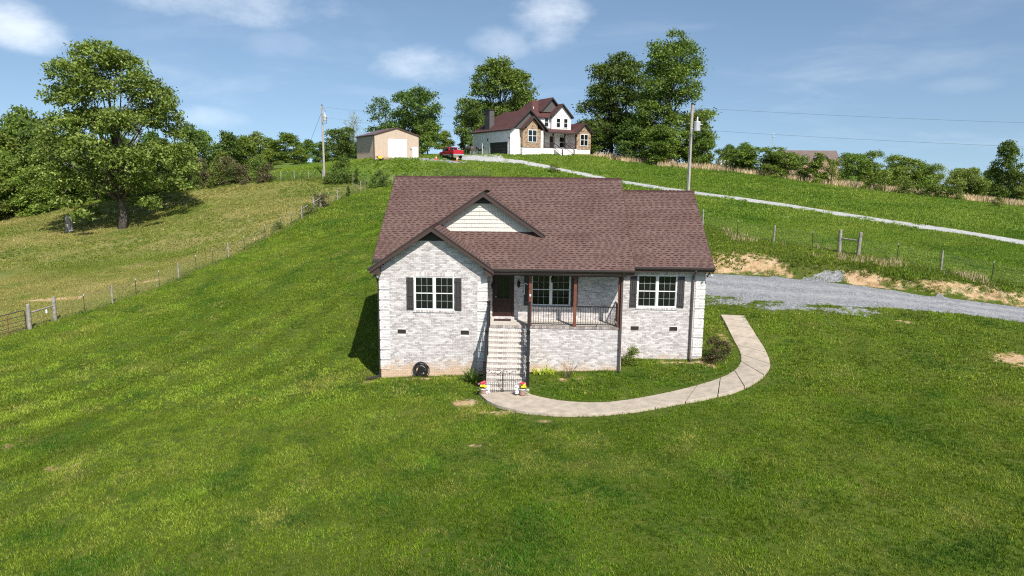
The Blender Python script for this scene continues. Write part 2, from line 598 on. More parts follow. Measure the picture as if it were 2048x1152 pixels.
def H(x, y):
    x = np.asarray(x, float)
    y = np.asarray(y, float)
    z = _W[-3] + _W[-2] * x + _W[-1] * y
    for i in range(_n):
        z = z + _W[i] * np.sqrt((x - _X[i, 0]) ** 2 + (y - _X[i, 1]) ** 2 + 4.0)
    s = sdist(BANK, x, y)
    s2 = s + .45 * bumpf(x, y, 2.3, 3) + .2 * bumpf(x, y, .9, 4)
    cut = .75 * (1 - sstep(-.1, 1.7, s2)) * np.where(s < 0, np.exp(-np.abs(s) / 6.0), 1.0)
    cut = cut * sstep(-12, 2, x) * (1 - sstep(45, 60, x)) * sstep(0, 3, np.maximum(y - 33.5, x - 9.5))
    away = sstep(0, 4, np.hypot(np.clip(np.abs(x - .6) - 7.7, 0, None), np.clip(np.abs(y - 35) - 7.5, 0, None)))
    return z - cut + (.03 * bumpf(x, y, 2.1, 1) + .05 * bumpf(x, y, 5.3, 2)) * away


def Hf(x, y):
    return float(H(np.array([x]), np.array([y]))[0])


def axis(segs):
    out = [segs[0][0]]
    for a, b, st in segs:
        n = max(1, int(round((b - a) / st)))
        out += list(np.linspace(a, b, n + 1)[1:])
    return np.array(out)


gx = axis([(-900, -300, 60), (-300, -120, 15), (-120, -60, 4), (-60, -36, 1.5), (-36, 46, .55), (46, 70, 1.5), (70, 130, 5), (130, 320, 15), (320, 900, 60)])
gy = axis([(-500, -100, 50), (-100, 0, 12), (0, 10, 2), (10, 62, .5), (62, 120, 1.0), (120, 160, 2.5), (160, 320, 10), (320, 1000, 50)])
GX, GY = np.meshgrid(gx, gy)
GZ = H(GX, GY)
nx, ny = len(gx), len(gy)
ii = np.arange(nx * ny).reshape(ny, nx)
gf = np.stack([ii[:-1, :-1], ii[:-1, 1:], ii[1:, 1:], ii[1:, :-1]], -1).reshape(-1, 4)
gme = fast_mesh('ground', np.stack([GX, GY, GZ], -1).reshape(-1, 3), gf)
gme.polygons.foreach_set('use_smooth', [True] * len(gme.polygons))

LF = np.array([[-36.5, 31.0], [-33.9, 39.2], [-32.31, 41.97], [-32.1, 44.05], [-31.4, 46.09], [-30.4, 47.76], [-29.36, 49.0], [-28.43, 50.6], [-27.76, 52.2], [-27.24, 54.0], [-26.8, 56.1],
               [-26.5, 58.43], [-26.1, 60.9], [-25.6, 64.48], [-25.2, 67.5], [-24.85, 69.6], [-24.6, 72.2], [-24.5, 75.75], [-24.4, 78.2], [-24.1, 80.4], [-23.7, 82.6],
               [-23.2, 85.0], [-23.0, 87.3], [-22.6, 89.6], [-22.4, 92.0], [-22.2, 95.5]])
BF = np.array([[-60, 99.5], [-52, 98.8], [-46, 98.3], [-41.15, 97.6], [-37.61, 97.1], [-36.63, 96.9], [-35.77, 96.75], [-34.64, 96.55], [-33.69, 96.4], [-32.6, 96.3], [-31.61, 96.2], [-30.67, 96.1], [-29.54, 96.05],
               [-28.53, 96.0], [-25.27, 96.0], [-24.2, 96.2], [-22.2, 96.3], [-19.88, 96.5], [-18.28, 96.5], [-16.55, 96.4], [-13.44, 96.3], [-10.07, 95.8], [-6, 95.0]])
RF = np.array([[4, 66.5], [9, 62.2], [14.08, 57.25], [16.34, 54.97], [18.52, 52.98], [20.67, 50.97], [22.05, 49.6], [22.99, 48.7], [24.92, 47.2], [26.91, 45.45], [29.04, 43.61], [31.5, 41.6], [34, 39.6]])
UTOP = np.array([[-8.5, 114.5], [-6.0, 112.6], [-2.22, 110.2], [2.48, 106.65], [9.51, 99.71], [15.03, 90.6], [21.12, 83.15], [27.01, 77.0], [32.24, 70.83], [36.69, 65.9], [42.19, 60.5], [50, 53], [60, 44]])
UBOT = np.array([[-9.5, 107.6], [-6.45, 107.3], [-2.13, 106.2], [2.41, 103.49], [9.23, 96.2], [14.0, 87.2], [20.13, 80.0], [25.6, 74.2], [30.38, 67.6], [34.4, 62.9], [39.94, 57.4], [47.5, 50], [57.5, 41]])
CREST = np.array([[10, 117.5], [16, 111.5], [24, 106], [32, 103], [42, 99.5], [52, 96], [62, 92.5], [75, 89], [95, 84]])


def masks(px, py):
    lfd = sdist(LF, px, py)
    # surface masks: rough pasture beyond the left fence, bare earth on the cut bank, spilt gravel, tan spots
    past = sstep(-.3, .7, lfd) * (py < 97) * (px < 0) + (px < -33) * (py >= 30) * (py < 97)
    past = np.clip(past, 0, 1)
    hillm = np.clip(sstep(95, 99, py) * (px < 0) + sstep(0, 1.5, sdist(RF, px, py)) * (px >= 0), 0, 1)
    bs = sdist(BANK, px, py)
    thin = sstep(17.5, 20, px)
    earth = sstep(-.9, .2, bs) * (1 - sstep(2.4 - 1.5 * thin, 4.2 - 2.4 * thin, bs)) * sstep(3, 7, px) * (.72 + .30 * bumpf(px, py, 2.6, 9))
    earth = earth * (1 - .75 * sstep(17.2, 18.2, px) * (1 - sstep(20.0, 21.0, px)))
    for sx_, sy_, rx_, ry_, a_ in [(22.1, 30.6, 1.5, 1.3, 1.0), (19.67, 35.78, .8, .45, .95), (-2.6, 26.6, 1.0, .8, .8), (-1.2, 25.4, 1.3, .5, .8), (0.6, 24.7, 1.6, .35, .8), (2.6, 24.8, 1.5, .3, .7), (1.6, 29.4, 1.3, .7, .6),
                                   (-16.5, 22.5, 2.0, 1.2, .55), (-20.5, 24.0, 2.2, 1.2, .5), (-4.2, 30.1, 3.2, .35, .7), (6.6, 31.4, 2.3, .3, .8), (8.3, 31.2, .9, .8, .8), (-7.6, 29.9, .7, .6, .7), (-6.5, 19.3, .5, .3, .7),
                                   (-58, 62, 9, 2.4, .9), (-36, 50, 4, .8, .9), (-31, 53, 3, .8, .8), (-13, 84, 3.5, .8, .55), (12, 27.5, .8, .4, .4), (-1.9, 22.5, .6, .35, .6), (2.4, 22.0, .5, .35, .6), (15.4, 31.7, .7, .35, .5),
                                   (9.9, 33.5, .5, 2.8, .55), (10.3, 30.4, .6, 1.5, .5), (11.5, 33, .35, 2.5, .5)]:
        earth = np.maximum(earth, a_ * np.clip(1.25 - np.hypot((px - sx_) / rx_, (py - sy_) / ry_), 0, 1))
    grav = np.zeros_like(px)
    for sx_, sy_, rx_, ry_, a_ in [(17.4, 37.5, 2.8, 1.2, .72), (14.2, 38.3, 2.6, 1.2, .74), (11.6, 39.6, 2.5, 1.3, .72), (9.8, 40.6, 1.6, 1.2, .7), (19.4, 45.3, 1.7, 1.0, 1.0), (-13, 106.3, 5, 1.2, 1.0), (-19, 105.5, 3, 1.0, .6), (-16, 107, 4.5, 2.2, .8)]:
        grav = np.maximum(grav, a_ * np.clip(1.3 - np.hypot((px - sx_) / rx_, (py - sy_) / ry_), 0, 1))
    rough_ = np.clip(sstep(0, 1.2, bs) * (1 - sstep(-.6, .6, sdist(RF, px, py))) * (px > 2), 0, 1)
    drym = np.zeros_like(px)
    cdst = sdist(CREST, px, py)
    drym = np.clip(sstep(-.8, .8, cdst) * (1 - sstep(14, 40, cdst)) * (px > 8), 0, 1)
    return past, hillm, earth, grav, rough_, drym


past, hillm, earth, grav, rough_, drym = masks(GX.ravel(), GY.ravel())
for nm, arr in (('pasture', past), ('hill', hillm), ('earth', earth), ('gravel', grav), ('rough', rough_), ('dry', drym)):
    at_ = gme.attributes.new(nm, 'FLOAT', 'POINT')
    at_.data.foreach_set('value', np.ascontiguousarray(arr, dtype=np.float32))

# ground material: mown lawn, rougher hillside, dry pasture, earth and gravel breaking through
m, t, b, o = newmat('ground_cover')
P_ = t.pos()


def attr(t, nm):
    a = t.add('ShaderNodeAttribute', attribute_name=nm)
    return a.outputs['Fac']


def grass_cols(t, P_, lo=1.0):
    """lawn colour field shared by the ground and the blades"""
    n1 = t.noise(P_, .16, 4, .6)
    n2 = t.noise(P_, .75, 4, .6)
    n3 = t.noise(P_, 2.6, 4, .6)
    c = t.ramp(n1, [(.32, (.070, .115, .012)), (.5, (.098, .145, .018)), (.68, (.135, .168, .028))])
    c = t.mix(t.step(n2, .40, .70), c, t.ramp(n3, [(.35, (.055, .108, .013)), (.65, (.165, .190, .042))]))
    c = t.mix(t.math('MULTIPLY', t.step(n2, .42, .28), .75), c, (.030, .072, .013, 1))
    n4 = t.noise(P_, .42, 5, .65)
    c = t.mix(t.math('MULTIPLY', t.step(n4, .58, .74), .65), c, (.165, .150, .048, 1))
    return c, n3


gc, n3 = grass_cols(t, P_)
gc = t.mix(1.0, gc, (.78, .78, .60, 1), 'MULTIPLY')
nA = t.noise(P_, .09, 5, .62)
nB = t.noise(P_, .5, 5, .65)
pc = t.ramp(nA, [(.30, (.115, .155, .026)), (.45, (.180, .190, .045)), (.58, (.245, .220, .075)), (.72, (.31, .25, .115))])
pc = t.mix(t.step(nB, .52, .70), pc, (.090, .125, .028, 1))
pc = t.mix(t.math('MULTIPLY', t.step(nB, .42, .28), .6), pc, (.25, .20, .105, 1))
c = t.mix(attr(t, 'pasture'), gc, pc)
hc = t.ramp(t.noise(P_, .22, 5, .62), [(.3, (.085, .140, .020)), (.5, (.120, .175, .028)), (.7, (.165, .195, .046))])
hc = t.mix(t.step(nB, .50, .72), hc, (.048, .098, .018, 1))
c = t.mix(attr(t, 'hill'), c, hc)
c = t.mix(t.math('MULTIPLY', attr(t, 'rough'), .35), c, t.ramp(nB, [(.35, (.050, .085, .018)), (.65, (.15, .14, .055))]))
c = t.mix(attr(t, 'dry'), c, t.ramp(nB, [(.35, (.20, .17, .085)), (.65, (.34, .27, .15))]))
brk = t.math('MULTIPLY', t.math('SUBTRACT', t.noise(P_, 1.7, 6, .68), .5), 1.5)
ec = t.ramp(t.noise(P_, 1.1, 6, .65), [(.3, (.36, .22, .115)), (.5, (.50, .34, .19)), (.7, (.60, .46, .30))])
c = t.mix(t.step(t.math('ADD', attr(t, 'earth'), brk), .40, .74), c, ec)
vor = t.add('ShaderNodeTexVoronoi')
t.put(vor.inputs['Vector'], P_)
vor.inputs['Scale'].default_value = 16
gvc = t.ramp(vor.outputs['Color'], [(.15, (.16, .16, .165)), (.5, (.25, .25, .255)), (.85, (.40, .40, .40))])
c = t.mix(t.step(t.math('ADD', attr(t, 'gravel'), brk), .45, .6), c, gvc)
t.put(b.inputs['Base Color'], c)
b.inputs['Roughness'].default_value = .95
b.inputs['Specular IOR Level'].default_value = .15
hgt = t.math('ADD', t.math('MULTIPLY', t.noise(P_, 7.0, 6, .7), .6), t.math('MULTIPLY', t.noise(P_, 1.4, 4, .6), 1.0))
bump(t, b, hgt, .75, .22)
M['ground'] = m
ground = put('ground', gme, 'ground')
ground['kind'] = 'structure'


def gravel_mat(name, c0, c1, c2, track):
    m, t, b, o = newmat(name)
    P_ = t.pos()
    v = t.add('ShaderNodeTexVoronoi')
    t.put(v.inputs['Vector'], P_)
    v.inputs['Scale'].default_value = 14
    cc = t.ramp(v.outputs['Color'], [(.1, c0), (.5, c1), (.9, c2)])
    cc = t.mix(t.math('MULTIPLY', t.step(t.noise(P_, .6, 5, .6), .45, .7), .5), cc, track)
    wt = t.math('MULTIPLY', attr(t, 'track'), t.math('ADD', .25, t.math('MULTIPLY', t.noise(P_, .9, 4), .6)))
    cc = t.mix(wt, cc, tuple(min(1, q * 1.35) for q in track[:3]) + (1,))
    cc = t.mix(1.0, cc, t.ramp(t.noise(P_, 2.2, 5, .65), [(.3, (.78, .78, .79)), (.7, (1.15, 1.15, 1.14))]), 'MULTIPLY')
    t.put(b.inputs['Base Color'], cc)
    b.inputs['Roughness'].default_value = .95
    b.inputs['Specular IOR Level'].default_value = .2
    bump(t, b, t.math('ADD', v.outputs['Distance'], t.noise(P_, 3, 4)), .6, .03)
    return m


M['gravel'] = gravel_mat('grey_gravel', (.15, .152, .16), (.225, .228, .236), (.36, .362, .37), (.28, .275, .27, 1))
M['whitegravel'] = gravel_mat('pale_gravel', (.27, .265, .26), (.40, .395, .385), (.56, .55, .54), (.36, .35, .33, 1))


def road(name, A, B, mat, na, nb, lift, rag=.25):
    """a draped strip between two edge lines, its rims ragged and tucked into the ground"""
    def resample(L, n):
        d = np.r_[0, np.cumsum(np.hypot(*np.diff(L, axis=0).T))]
        s = np.linspace(0, d[-1], n)
        return np.stack([np.interp(s, d, L[:, 0]), np.interp(s, d, L[:, 1])], -1)
    a, bb = resample(np.array(A), na), resample(np.array(B), na)
    k = np.linspace(0, 1, nb)
    V = a[:, None] * (1 - k[None, :, None]) + bb[:, None] * k[None, :, None]
    X, Y = V[..., 0].copy(), V[..., 1].copy()
    for col, sgn in ((0, -1), (nb - 1, 1)):
        other = 1 if col == 0 else nb - 2
        dx, dy = X[:, col] - X[:, other], Y[:, col] - Y[:, other]
        L = np.hypot(dx, dy) + 1e-6
        r = rag * (bumpf(np.arange(na) * .45, np.zeros(na) + sgn * 7, 1.0, 21 + col) + .7 * bumpf(np.arange(na) * 1.3, np.zeros(na) + sgn * 7, 1.0, 5 + col))
        X[:, col] += dx / L * r
        Y[:, col] += dy / L * r
    Z = H(X, Y) + lift
    Z[:, 0] -= lift + .03
    Z[:, -1] -= lift + .03
    Z[0] -= lift + .03
    Z[-1] -= lift + .03
    ii = np.arange(na * nb).reshape(na, nb)
    f = np.stack([ii[:-1, :-1], ii[:-1, 1:], ii[1:, 1:], ii[1:, :-1]], -1).reshape(-1, 4)
    me = fast_mesh(name, np.stack([X, Y, Z], -1).reshape(-1, 3), f)
    kk = np.tile(k, na) + .05 * np.repeat(bumpf(np.arange(na) * .12, np.zeros(na), 1.0, 77), nb)
    tr = np.exp(-((kk - .34) / .07) ** 2) + np.exp(-((kk - .66) / .07) ** 2)
    a_ = me.attributes.new('track', 'FLOAT', 'POINT')
    a_.data.foreach_set('value', np.ascontiguousarray(tr, dtype=np.float32))
    ob = put(name, me, mat)
    ob['kind'] = 'structure'
    return ob


DFAR = [[-3, 48.9], [2.0, 48.6], [12.1, 47.35], [14.3, 46.95], [16.7, 46.1], [20.45, 44.1], [24.05, 41.95], [29.5, 40.7], [41.8, 35.0], [61.8, 27.2]]
DNEAR = [[-3, 43.2], [2, 43.0], [9.5, 41.4], [12.3, 40.0], [14.3, 38.9], [17.0, 38.2], [19.6, 38.3], [23.2, 37.6], [26.6, 36.3], [38.5, 30.6], [58.5, 23.0]]
dw = road('driveway', DNEAR, DFAR, 'gravel', 220, 16, .035, .3)
UTOP = UTOP * .8 + UBOT * .2
ud = road('upper_driveway', UBOT, UTOP, 'whitegravel', 260, 10, .05, .25)
pad = road('parking_apron', [[-14.5, 109.0], [-10, 108.3], [-4.5, 109.5]], [[-14.5, 115], [-10, 116.5], [-5.5, 117]], 'whitegravel', 30, 14, .08, .2)

# ------------------------------------------------------------------ curved concrete walkway, slab by slab
WO = np.array([[-2.17, 27.53], [-1.8, 26.6], [-1.4, 26.06], [-0.79, 25.59], [-0.1, 25.25], [0.86, 25.05], [1.91, 25.01], [2.87, 25.1], [3.85, 25.3], [4.88, 25.71], [5.95, 26.18], [7.04, 26.63], [8.19, 27.17], [9.25, 27.99],
               [10.13, 28.99], [10.76, 30.04], [11.01, 31.0], [11.17, 32.15], [11.27, 33.65], [11.36, 35.12], [11.56, 36.75]])
WI = np.array([[-0.18, 27.71], [0.03, 27.41], [0.4, 27.11], [1.01, 26.75], [1.61, 26.56], [2.31, 26.45], [3.11, 26.49], [4.06, 26.79], [4.93, 27.19], [5.84, 27.65], [6.92, 28.28], [7.94, 28.96], [8.76, 29.62], [9.39, 30.35],
               [9.79, 31.12], [9.98, 31.79], [10.07, 32.46], [10.1, 33.36], [10.14, 34.3], [10.25, 35.66], [10.34, 36.92]])
walkway = bpy.data.objects.new('walkway', None)
COL.objects.link(walkway)
walkway['kind'] = 'structure'
walkway.location = (4, 27, 0)
ORG[walkway] = (4, 27, 0)


def param(L, s):
    d = np.arange(len(L))
    return np.stack([np.interp(s, d, L[:, 0]), np.interp(s, d, L[:, 1])], -1)


cuts = [0, 4.45, 6.1, 7.7, 9.0, 10.2, 11.5, 12.7, 14.0, 15.2, 16.55, 17.75, 18.7, 19.4, 20]
for a0, a1 in zip(cuts[:-1], cuts[1:]):
    s = np.linspace(a0 + (.020 if a0 else 0), a1 - .020, 9)
    po, pi_ = param(WO, s), param(WI, s)
    mb = MB()
    rings = []
    for q, (oo, ii_) in enumerate(zip(po, pi_)):
        zc = H(np.linspace(oo[0], ii_[0], 5), np.linspace(oo[1], ii_[1], 5)).max() + .06
        zo, zi = min(zc, Hf(*oo) + .10), min(zc, Hf(*ii_) + .09)
        zo = zi = (zo + zi + zc) / 3
        i0 = len(mb.v)
        mb.v += [(oo[0], oo[1], zo), (ii_[0], ii_[1], zi), (ii_[0], ii_[1], zi - .3), (oo[0], oo[1], zo - .3)]
        rings.append(i0)
    for r0, r1 in zip(rings[:-1], rings[1:]):
        mb.f += [(r0, r1, r1 + 1, r0 + 1), (r0 + 1, r1 + 1, r1 + 2, r0 + 2), (r0 + 3, r1 + 3, r1, r0)]
    mb.f += [(rings[0], rings[0] + 1, rings[0] + 2, rings[0] + 3), (rings[-1] + 3, rings[-1] + 2, rings[-1] + 1, rings[-1])]
    mb.build('slab', 'concrete', walkway, bevel=.012)

# ================================================================== the white brick house
random.seed(11)
SL = 2.0 / 3.0
house = thing('brick_house', 'white brick house with brown shingle roof, porch and brick steps in front', 'house', (0.6, 31.0, 0.0), world=True)
UX, UY, UZ = Vector((1, 0, 0)), Vector((0, 1, 0)), Vector((0, 0, 1))


def cut_segments(a, b, cuts):
    segs = [(a, b)]
    for c0, c1 in cuts:
        nxt = []
        for s0, s1 in segs:
            if c1 <= s0 or c0 >= s1:
                nxt.append((s0, s1))
            else:
                if c0 > s0:
                    nxt.append((s0, c0))
                if c1 < s1:
                    nxt.append((c1, s1))
        segs = nxt
    return segs


def brick_rows(mb, O, U, N, a, b, z0, z1, holes=(), span=None, course=.08, bl=.212, gap=.012, proud=.012, rnd=random):
    """running bond on the wall plane through O; holes are (u0, u1, z0, z1)"""
    O, U, N = Vector(O), Vector(U), Vector(N)
    i = 0
    z = z0
    while z < z1 - .02:
        zt = min(z + course - gap, z1)
        lo, hi = (a, b) if span is None else span(zt)
        if hi > lo:
            cuts = [(h[0], h[1]) for h in holes if h[2] < zt - .005 and h[3] > z + .005]
            for s0, s1 in cut_segments(lo, hi, cuts):
                k = math.floor((s0 - a) / bl) - 1
                u = a + k * bl + (bl / 2 if i % 2 else 0)
                while u < s1:
                    p, q = max(u, s0), min(u + bl - gap, s1)
                    if q - p > .03:
                        d = proud + rnd.uniform(-.003, .003)
                        c = O + U * p + UZ * z
                        A, B, C = U * (q - p), UZ * (zt - z), N * d
                        vs = [c, c + A, c + A + B, c + B, c + C, c + A + C, c + A + B + C, c + B + C]
                        fs = [(4, 5, 6, 7), (0, 1, 5, 4), (1, 2, 6, 5), (2, 3, 7, 6), (3, 0, 4, 7)]
                        if U.cross(UZ).dot(N) < 0:
                            fs = [tuple(reversed(f)) for f in fs]
                        mb.add(vs, fs)
                    u += bl
        z += course
        i += 1


def wall_sheet(mb, O, U, N, a, b, z0, z1, holes=(), depth=.10):
    """mortar plane with real openings and their reveals"""
    O, U, N = Vector(O), Vector(U), Vector(N)
    us = sorted({a, b} | {min(max(h[k], a), b) for h in holes for k in (0, 1)})
    zs = sorted({z0, z1} | {min(max(h[k], z0), z1) for h in holes for k in (2, 3)})
    flip = U.cross(UZ).dot(N) < 0

    def quad(p):
        mb.add(p, [(3, 2, 1, 0) if flip else (0, 1, 2, 3)])
    for u0, u1 in zip(us[:-1], us[1:]):
        for w0, w1 in zip(zs[:-1], zs[1:]):
            cu, cz = (u0 + u1) / 2, (w0 + w1) / 2
            if any(h[0] < cu < h[1] and h[2] < cz < h[3] for h in holes):
                continue
            quad([O + U * u0 + UZ * w0, O + U * u1 + UZ * w0, O + U * u1 + UZ * w1, O + U * u0 + UZ * w1])
    D = N * -depth
    for h in holes:
        c = [O + U * h[0] + UZ * h[2], O + U * h[1] + UZ * h[2], O + U * h[1] + UZ * h[3], O + U * h[0] + UZ * h[3]]
        for k in range(4):
            p, q = c[k], c[(k + 1) % 4]
            quad([q, p, p + D, q + D])


def brick_wall(O, U, N, a, b, z0, z1, holes=(), gable=None, parent=house):
    """wall part with its joined brickwork; gable = (centre u, apex z, slope) for the triangle above z1"""
    mb = MB()
    wall_sheet(mb, O, U, N, a, b, z0, z1, holes)
    bk = MB()
    brick_rows(bk, O, U, N, a, b, z0, z1, holes)
    if gable:
        cu, za, sl, ztop = gable
        Ov, Uv, Nv = Vector(O), Vector(U), Vector(N)
        hw0, hw1 = min((za - z1) / sl, max(cu - a, b - cu)), (za - ztop) / sl
        p = [Ov + Uv * (cu - hw0) + UZ * z1, Ov + Uv * (cu + hw0) + UZ * z1, Ov + Uv * (cu + hw1) + UZ * ztop, Ov + Uv * (cu - hw1) + UZ * ztop]
        if hw1 < .02:
            p = p[:2] + [Ov + Uv * cu + UZ * za]
        mb.add(p, [tuple(range(len(p))) if Uv.cross(UZ).dot(Nv) > 0 else tuple(reversed(range(len(p))))])
        brick_rows(bk, O, U, N, a, b, z1 + .0, ztop, (), span=lambda z: (max(a, cu - (za - z) / sl), min(b, cu + (za - z) / sl)))
    wl = mb.build('wall', 'mortar', parent)
    bk.build('brickwork', 'brick', wl, kind='stuff')
    return wl


BX0, BX1, BY = -6.92, -2.04, 30.41        # front bay
PY = 31.91                                # porch back wall and right wing
WX1 = 8.12
win_b = (-5.34, -3.53, 2.98, 4.53)
win_p = (-.03, 1.82, 2.98, 4.53)
win_w = (4.97, 6.82, 2.98, 4.53)
door_h = (-1.88, -.84, 2.42, 4.60)


def around(wn):
    """window hole grown by its sill below and soldier course above"""
    return (wn[0], wn[1], wn[2], wn[3])


vents_b = [(-6.13, -5.75, 1.86, 2.06), (-3.23, -2.85, 1.86, 2.06)]
vents_w = [(4.72, 5.10, 1.86, 2.06), (6.55, 6.93, 1.86, 2.06)]
solds = lambda wn: (wn[0] - .08, wn[1] + .08, wn[3], wn[3] + .215)
sills = lambda wn: (wn[0] - .06, wn[1] + .06, wn[2] - .10, wn[2])

# the bay is one sheet; brick rows leave the soldier and sill bands free
def panel(O, U, N, a, b, z0, z1, wins=(), vents=(), extra=(), gable=None):
    mb, bk = MB(), MB()
    hol = list(wins) + list(vents)
    wall_sheet(mb, O, U, N, a, b, z0, z1, hol)
    free = hol + [solds(x) for x in wins] + [sills(x) for x in wins] + list(extra)
    brick_rows(bk, O, U, N, a, b, z0, z1, free)
    Ov, Uv, Nv = Vector(O), Vector(U), Vector(N)
    if gable:
        cu, za, sl, ztop = gable
        h0, h1 = min((za - z1) / sl, cu - a), (za - ztop) / sl
        mb.add([Ov + Uv * (cu - h0) + UZ * z1, Ov + Uv * (cu + h0) + UZ * z1, Ov + Uv * (cu + h1) + UZ * ztop, Ov + Uv * (cu - h1) + UZ * ztop], [(0, 1, 2, 3)])
        brick_rows(bk, O, U, N, a, b, z1, ztop - .2, free, span=lambda z: (max(a, cu - (za - z) / sl), min(b, cu + (za - z) / sl)))
    wl = mb.build('wall', 'mortar', house)
    bk.build('brickwork', 'brick', wl, kind='stuff')
    sb = MB()
    runs = [(solds(x)) for x in wins]
    if gable:
        runs.append((cu - h1 - .05, cu + h1 + .05, ztop - .21, ztop))
    for u0, u1, w0, w1 in runs:
        n = int(round((u1 - u0) / .078))
        st = (u1 - u0) / n
        for k in range(n):
            c = Ov + Uv * (u0 + k * st + .005) + UZ * (w0 + .006)
            sb.obox(c, Uv * (st - .010), UZ * (w1 - w0 - .012), Nv * (.014 + random.uniform(-.002, .003)))
    for u0, u1, w0, w1 in [sills(x) for x in wins]:
        n = int(round((u1 - u0) / .075))
        st = (u1 - u0) / n
        for k in range(n):
            c = Ov + Uv * (u0 + k * st + .004) + UZ * (w0 + .004)
            sb.obox(c, Uv * (st - .008), UZ * (w1 - w0 - .004), Nv * .055)
    if sb.v:
        sb.build('soldier_course', 'soldier', wl, kind='stuff')
    return wl


RZ_BAY = 6.84
panel((0, BY, 0), UX, -UY, BX0, BX1, -.6, 4.88, [win_b], vents_b, gable=((BX0 + BX1) / 2, RZ_BAY - .17, .69, 6.15))
panel((0, PY, 0), UX, -UY, BX1, WX1, -.3, 4.92, [win_p, win_w, door_h], vents_w, extra=[(-1.90, -.82, 2.30, 2.42)])
brick_wall((BX1, 0, 0), UY, UX, BY, PY, -.6, 4.88)
brick_wall((BX0, 0, 0), UY, -UX, BY, 42.0, -.6, 4.92, gable=(36.05, 8.72, SL, 8.5))
brick_wall((WX1, 0, 0), UY, UX, PY, 41.5, -.1, 4.92, gable=(36.45, 8.22, .682, 8.0))
# inner core closes the shell behind the openings
core = MB()
core.box(BX0 + .1, BX1 - .1, BY + .1, 32.2, -.6, 4.9)
core.box(BX0 + .1, WX1 - .1, PY + .1, 41.9, -.6, 4.9, 'k')
core.box(BX0 + .02, WX1 - .02, 41.5, 42.0, -.6, 4.92)
core.build('inner_wall', 'soffit', house)

# quoins: proud brick blocks up the corners
def quoin_mesh(wd, ht, d=.035):
    mb = MB()
    mb.box(0, wd, -d + .012, 0, 0, ht, 'k')
    rr = random.Random(3)
    brick_rows(mb, (0, -d + .012, 0), UX, -UY, 0, wd, .004, ht, rnd=rr)
    return mb.mesh('quoin')


qm = quoin_mesh(.46, .39)
qm2 = MB()
qm2.box(-.012 + .0, .035, 0, .30, 0, .39, 'l')
qs = qm2.mesh('quoin_return')
M['quoin'] = island_mat('quoin_brick', [(0, (.40, .36, .35)), (.3, (.56, .52, .50)), (.7, (.68, .66, .64)), (1, (.75, .73, .71))], .9, (.74, .72, .70), 15.0, (.42, .58), ((.55, .37, .20), .25))
for qx, qy, zlo, zhi, sgn in [(BX0 - .03, BY, .02, 4.3, -1), (BX1 - .43, BY, .30, 4.3, 1), (WX1 - .43, PY, .7, 4.3, 1)]:
    z = zhi - .39
    while z > zlo - .2:
        q = put('quoin', qm, 'quoin', house, (qx - .6, qy - 31.0, z))
        z -= .468

# ------------------------------------------------------------------ windows, shutters, door
def rbox(x0, x1, y0, y1, z0, z1):
    return MB().box(x0, x1, y0, y1, z0, z1)


pane_cache = {}


def twin_window(wn, yf):
    """twin double-hung window, 6 lights to a sash"""
    x0, x1, z0, z1 = wn
    yb, y = yf + .08, yf + .005
    fr = .038
    mb = MB()
    mb.box(x0, x1, y, yb, z0, z0 + fr)
    mb.box(x0, x1, y, yb, z1 - fr, z1)
    mb.box(x0, x0 + fr, y, yb, z0 + fr, z1 - fr)
    mb.box(x1 - fr, x1, y, yb, z0 + fr, z1 - fr)
    xm = (x0 + x1) / 2
    mb.box(xm - .048, xm + .048, y - .004, yb, z0 + fr, z1 - fr)
    fw = mb.build('window', 'white', house)
    zm = (z0 + z1) / 2
    for xa, xb in ((x0 + fr, xm - .048), (xm + .048, x1 - fr)):
        for za, zb, dy in ((z0 + fr, zm + .02, .030), (zm - .02, z1 - fr, .016)):
            sb = MB()
            s = .026
            gb = MB()
            yy0, yy1 = y + dy, y + dy + .03
            sb.box(xa, xb, yy0, yy1, za, za + s)
            sb.box(xa, xb, yy0, yy1, zb - s, zb)
            sb.box(xa, xa + s, yy0, yy1, za + s, zb - s)
            sb.box(xb - s, xb, yy0, yy1, za + s, zb - s)
            wl_, hl_ = (xb - xa - 2 * s) / 3, (zb - za - 2 * s) / 2
            for k in (1, 2):
                gb.box(xa + s + k * wl_ - .006, xa + s + k * wl_ + .006, yy0 + .006, yy1, za + s, zb - s)
            zmid = za + s + hl_
            for k in range(3):
                gb.box(xa + s + k * wl_ + .007, xa + s + (k + 1) * wl_ - .007, yy0 + .008, yy1, zmid - .006, zmid + .006)
            sb.build('sash', 'white', fw)
            gb.build('grille', 'grille', fw)
            key = (round(wl_, 3), round(hl_, 3))
            if key not in pane_cache:
                pane_cache[key] = MB().box(0, wl_, 0, .004, 0, hl_).mesh('pane')
            for i in range(3):
                for j in range(2):
                    pn = put('pane', pane_cache[key], 'glass', fw, (xa + s + i * wl_ - .6, yy0 + .016 - 31, za + s + j * hl_))
    return fw


for wn, yf in ((win_b, BY), (win_p, PY), (win_w, PY)):
    twin_window(wn, yf)

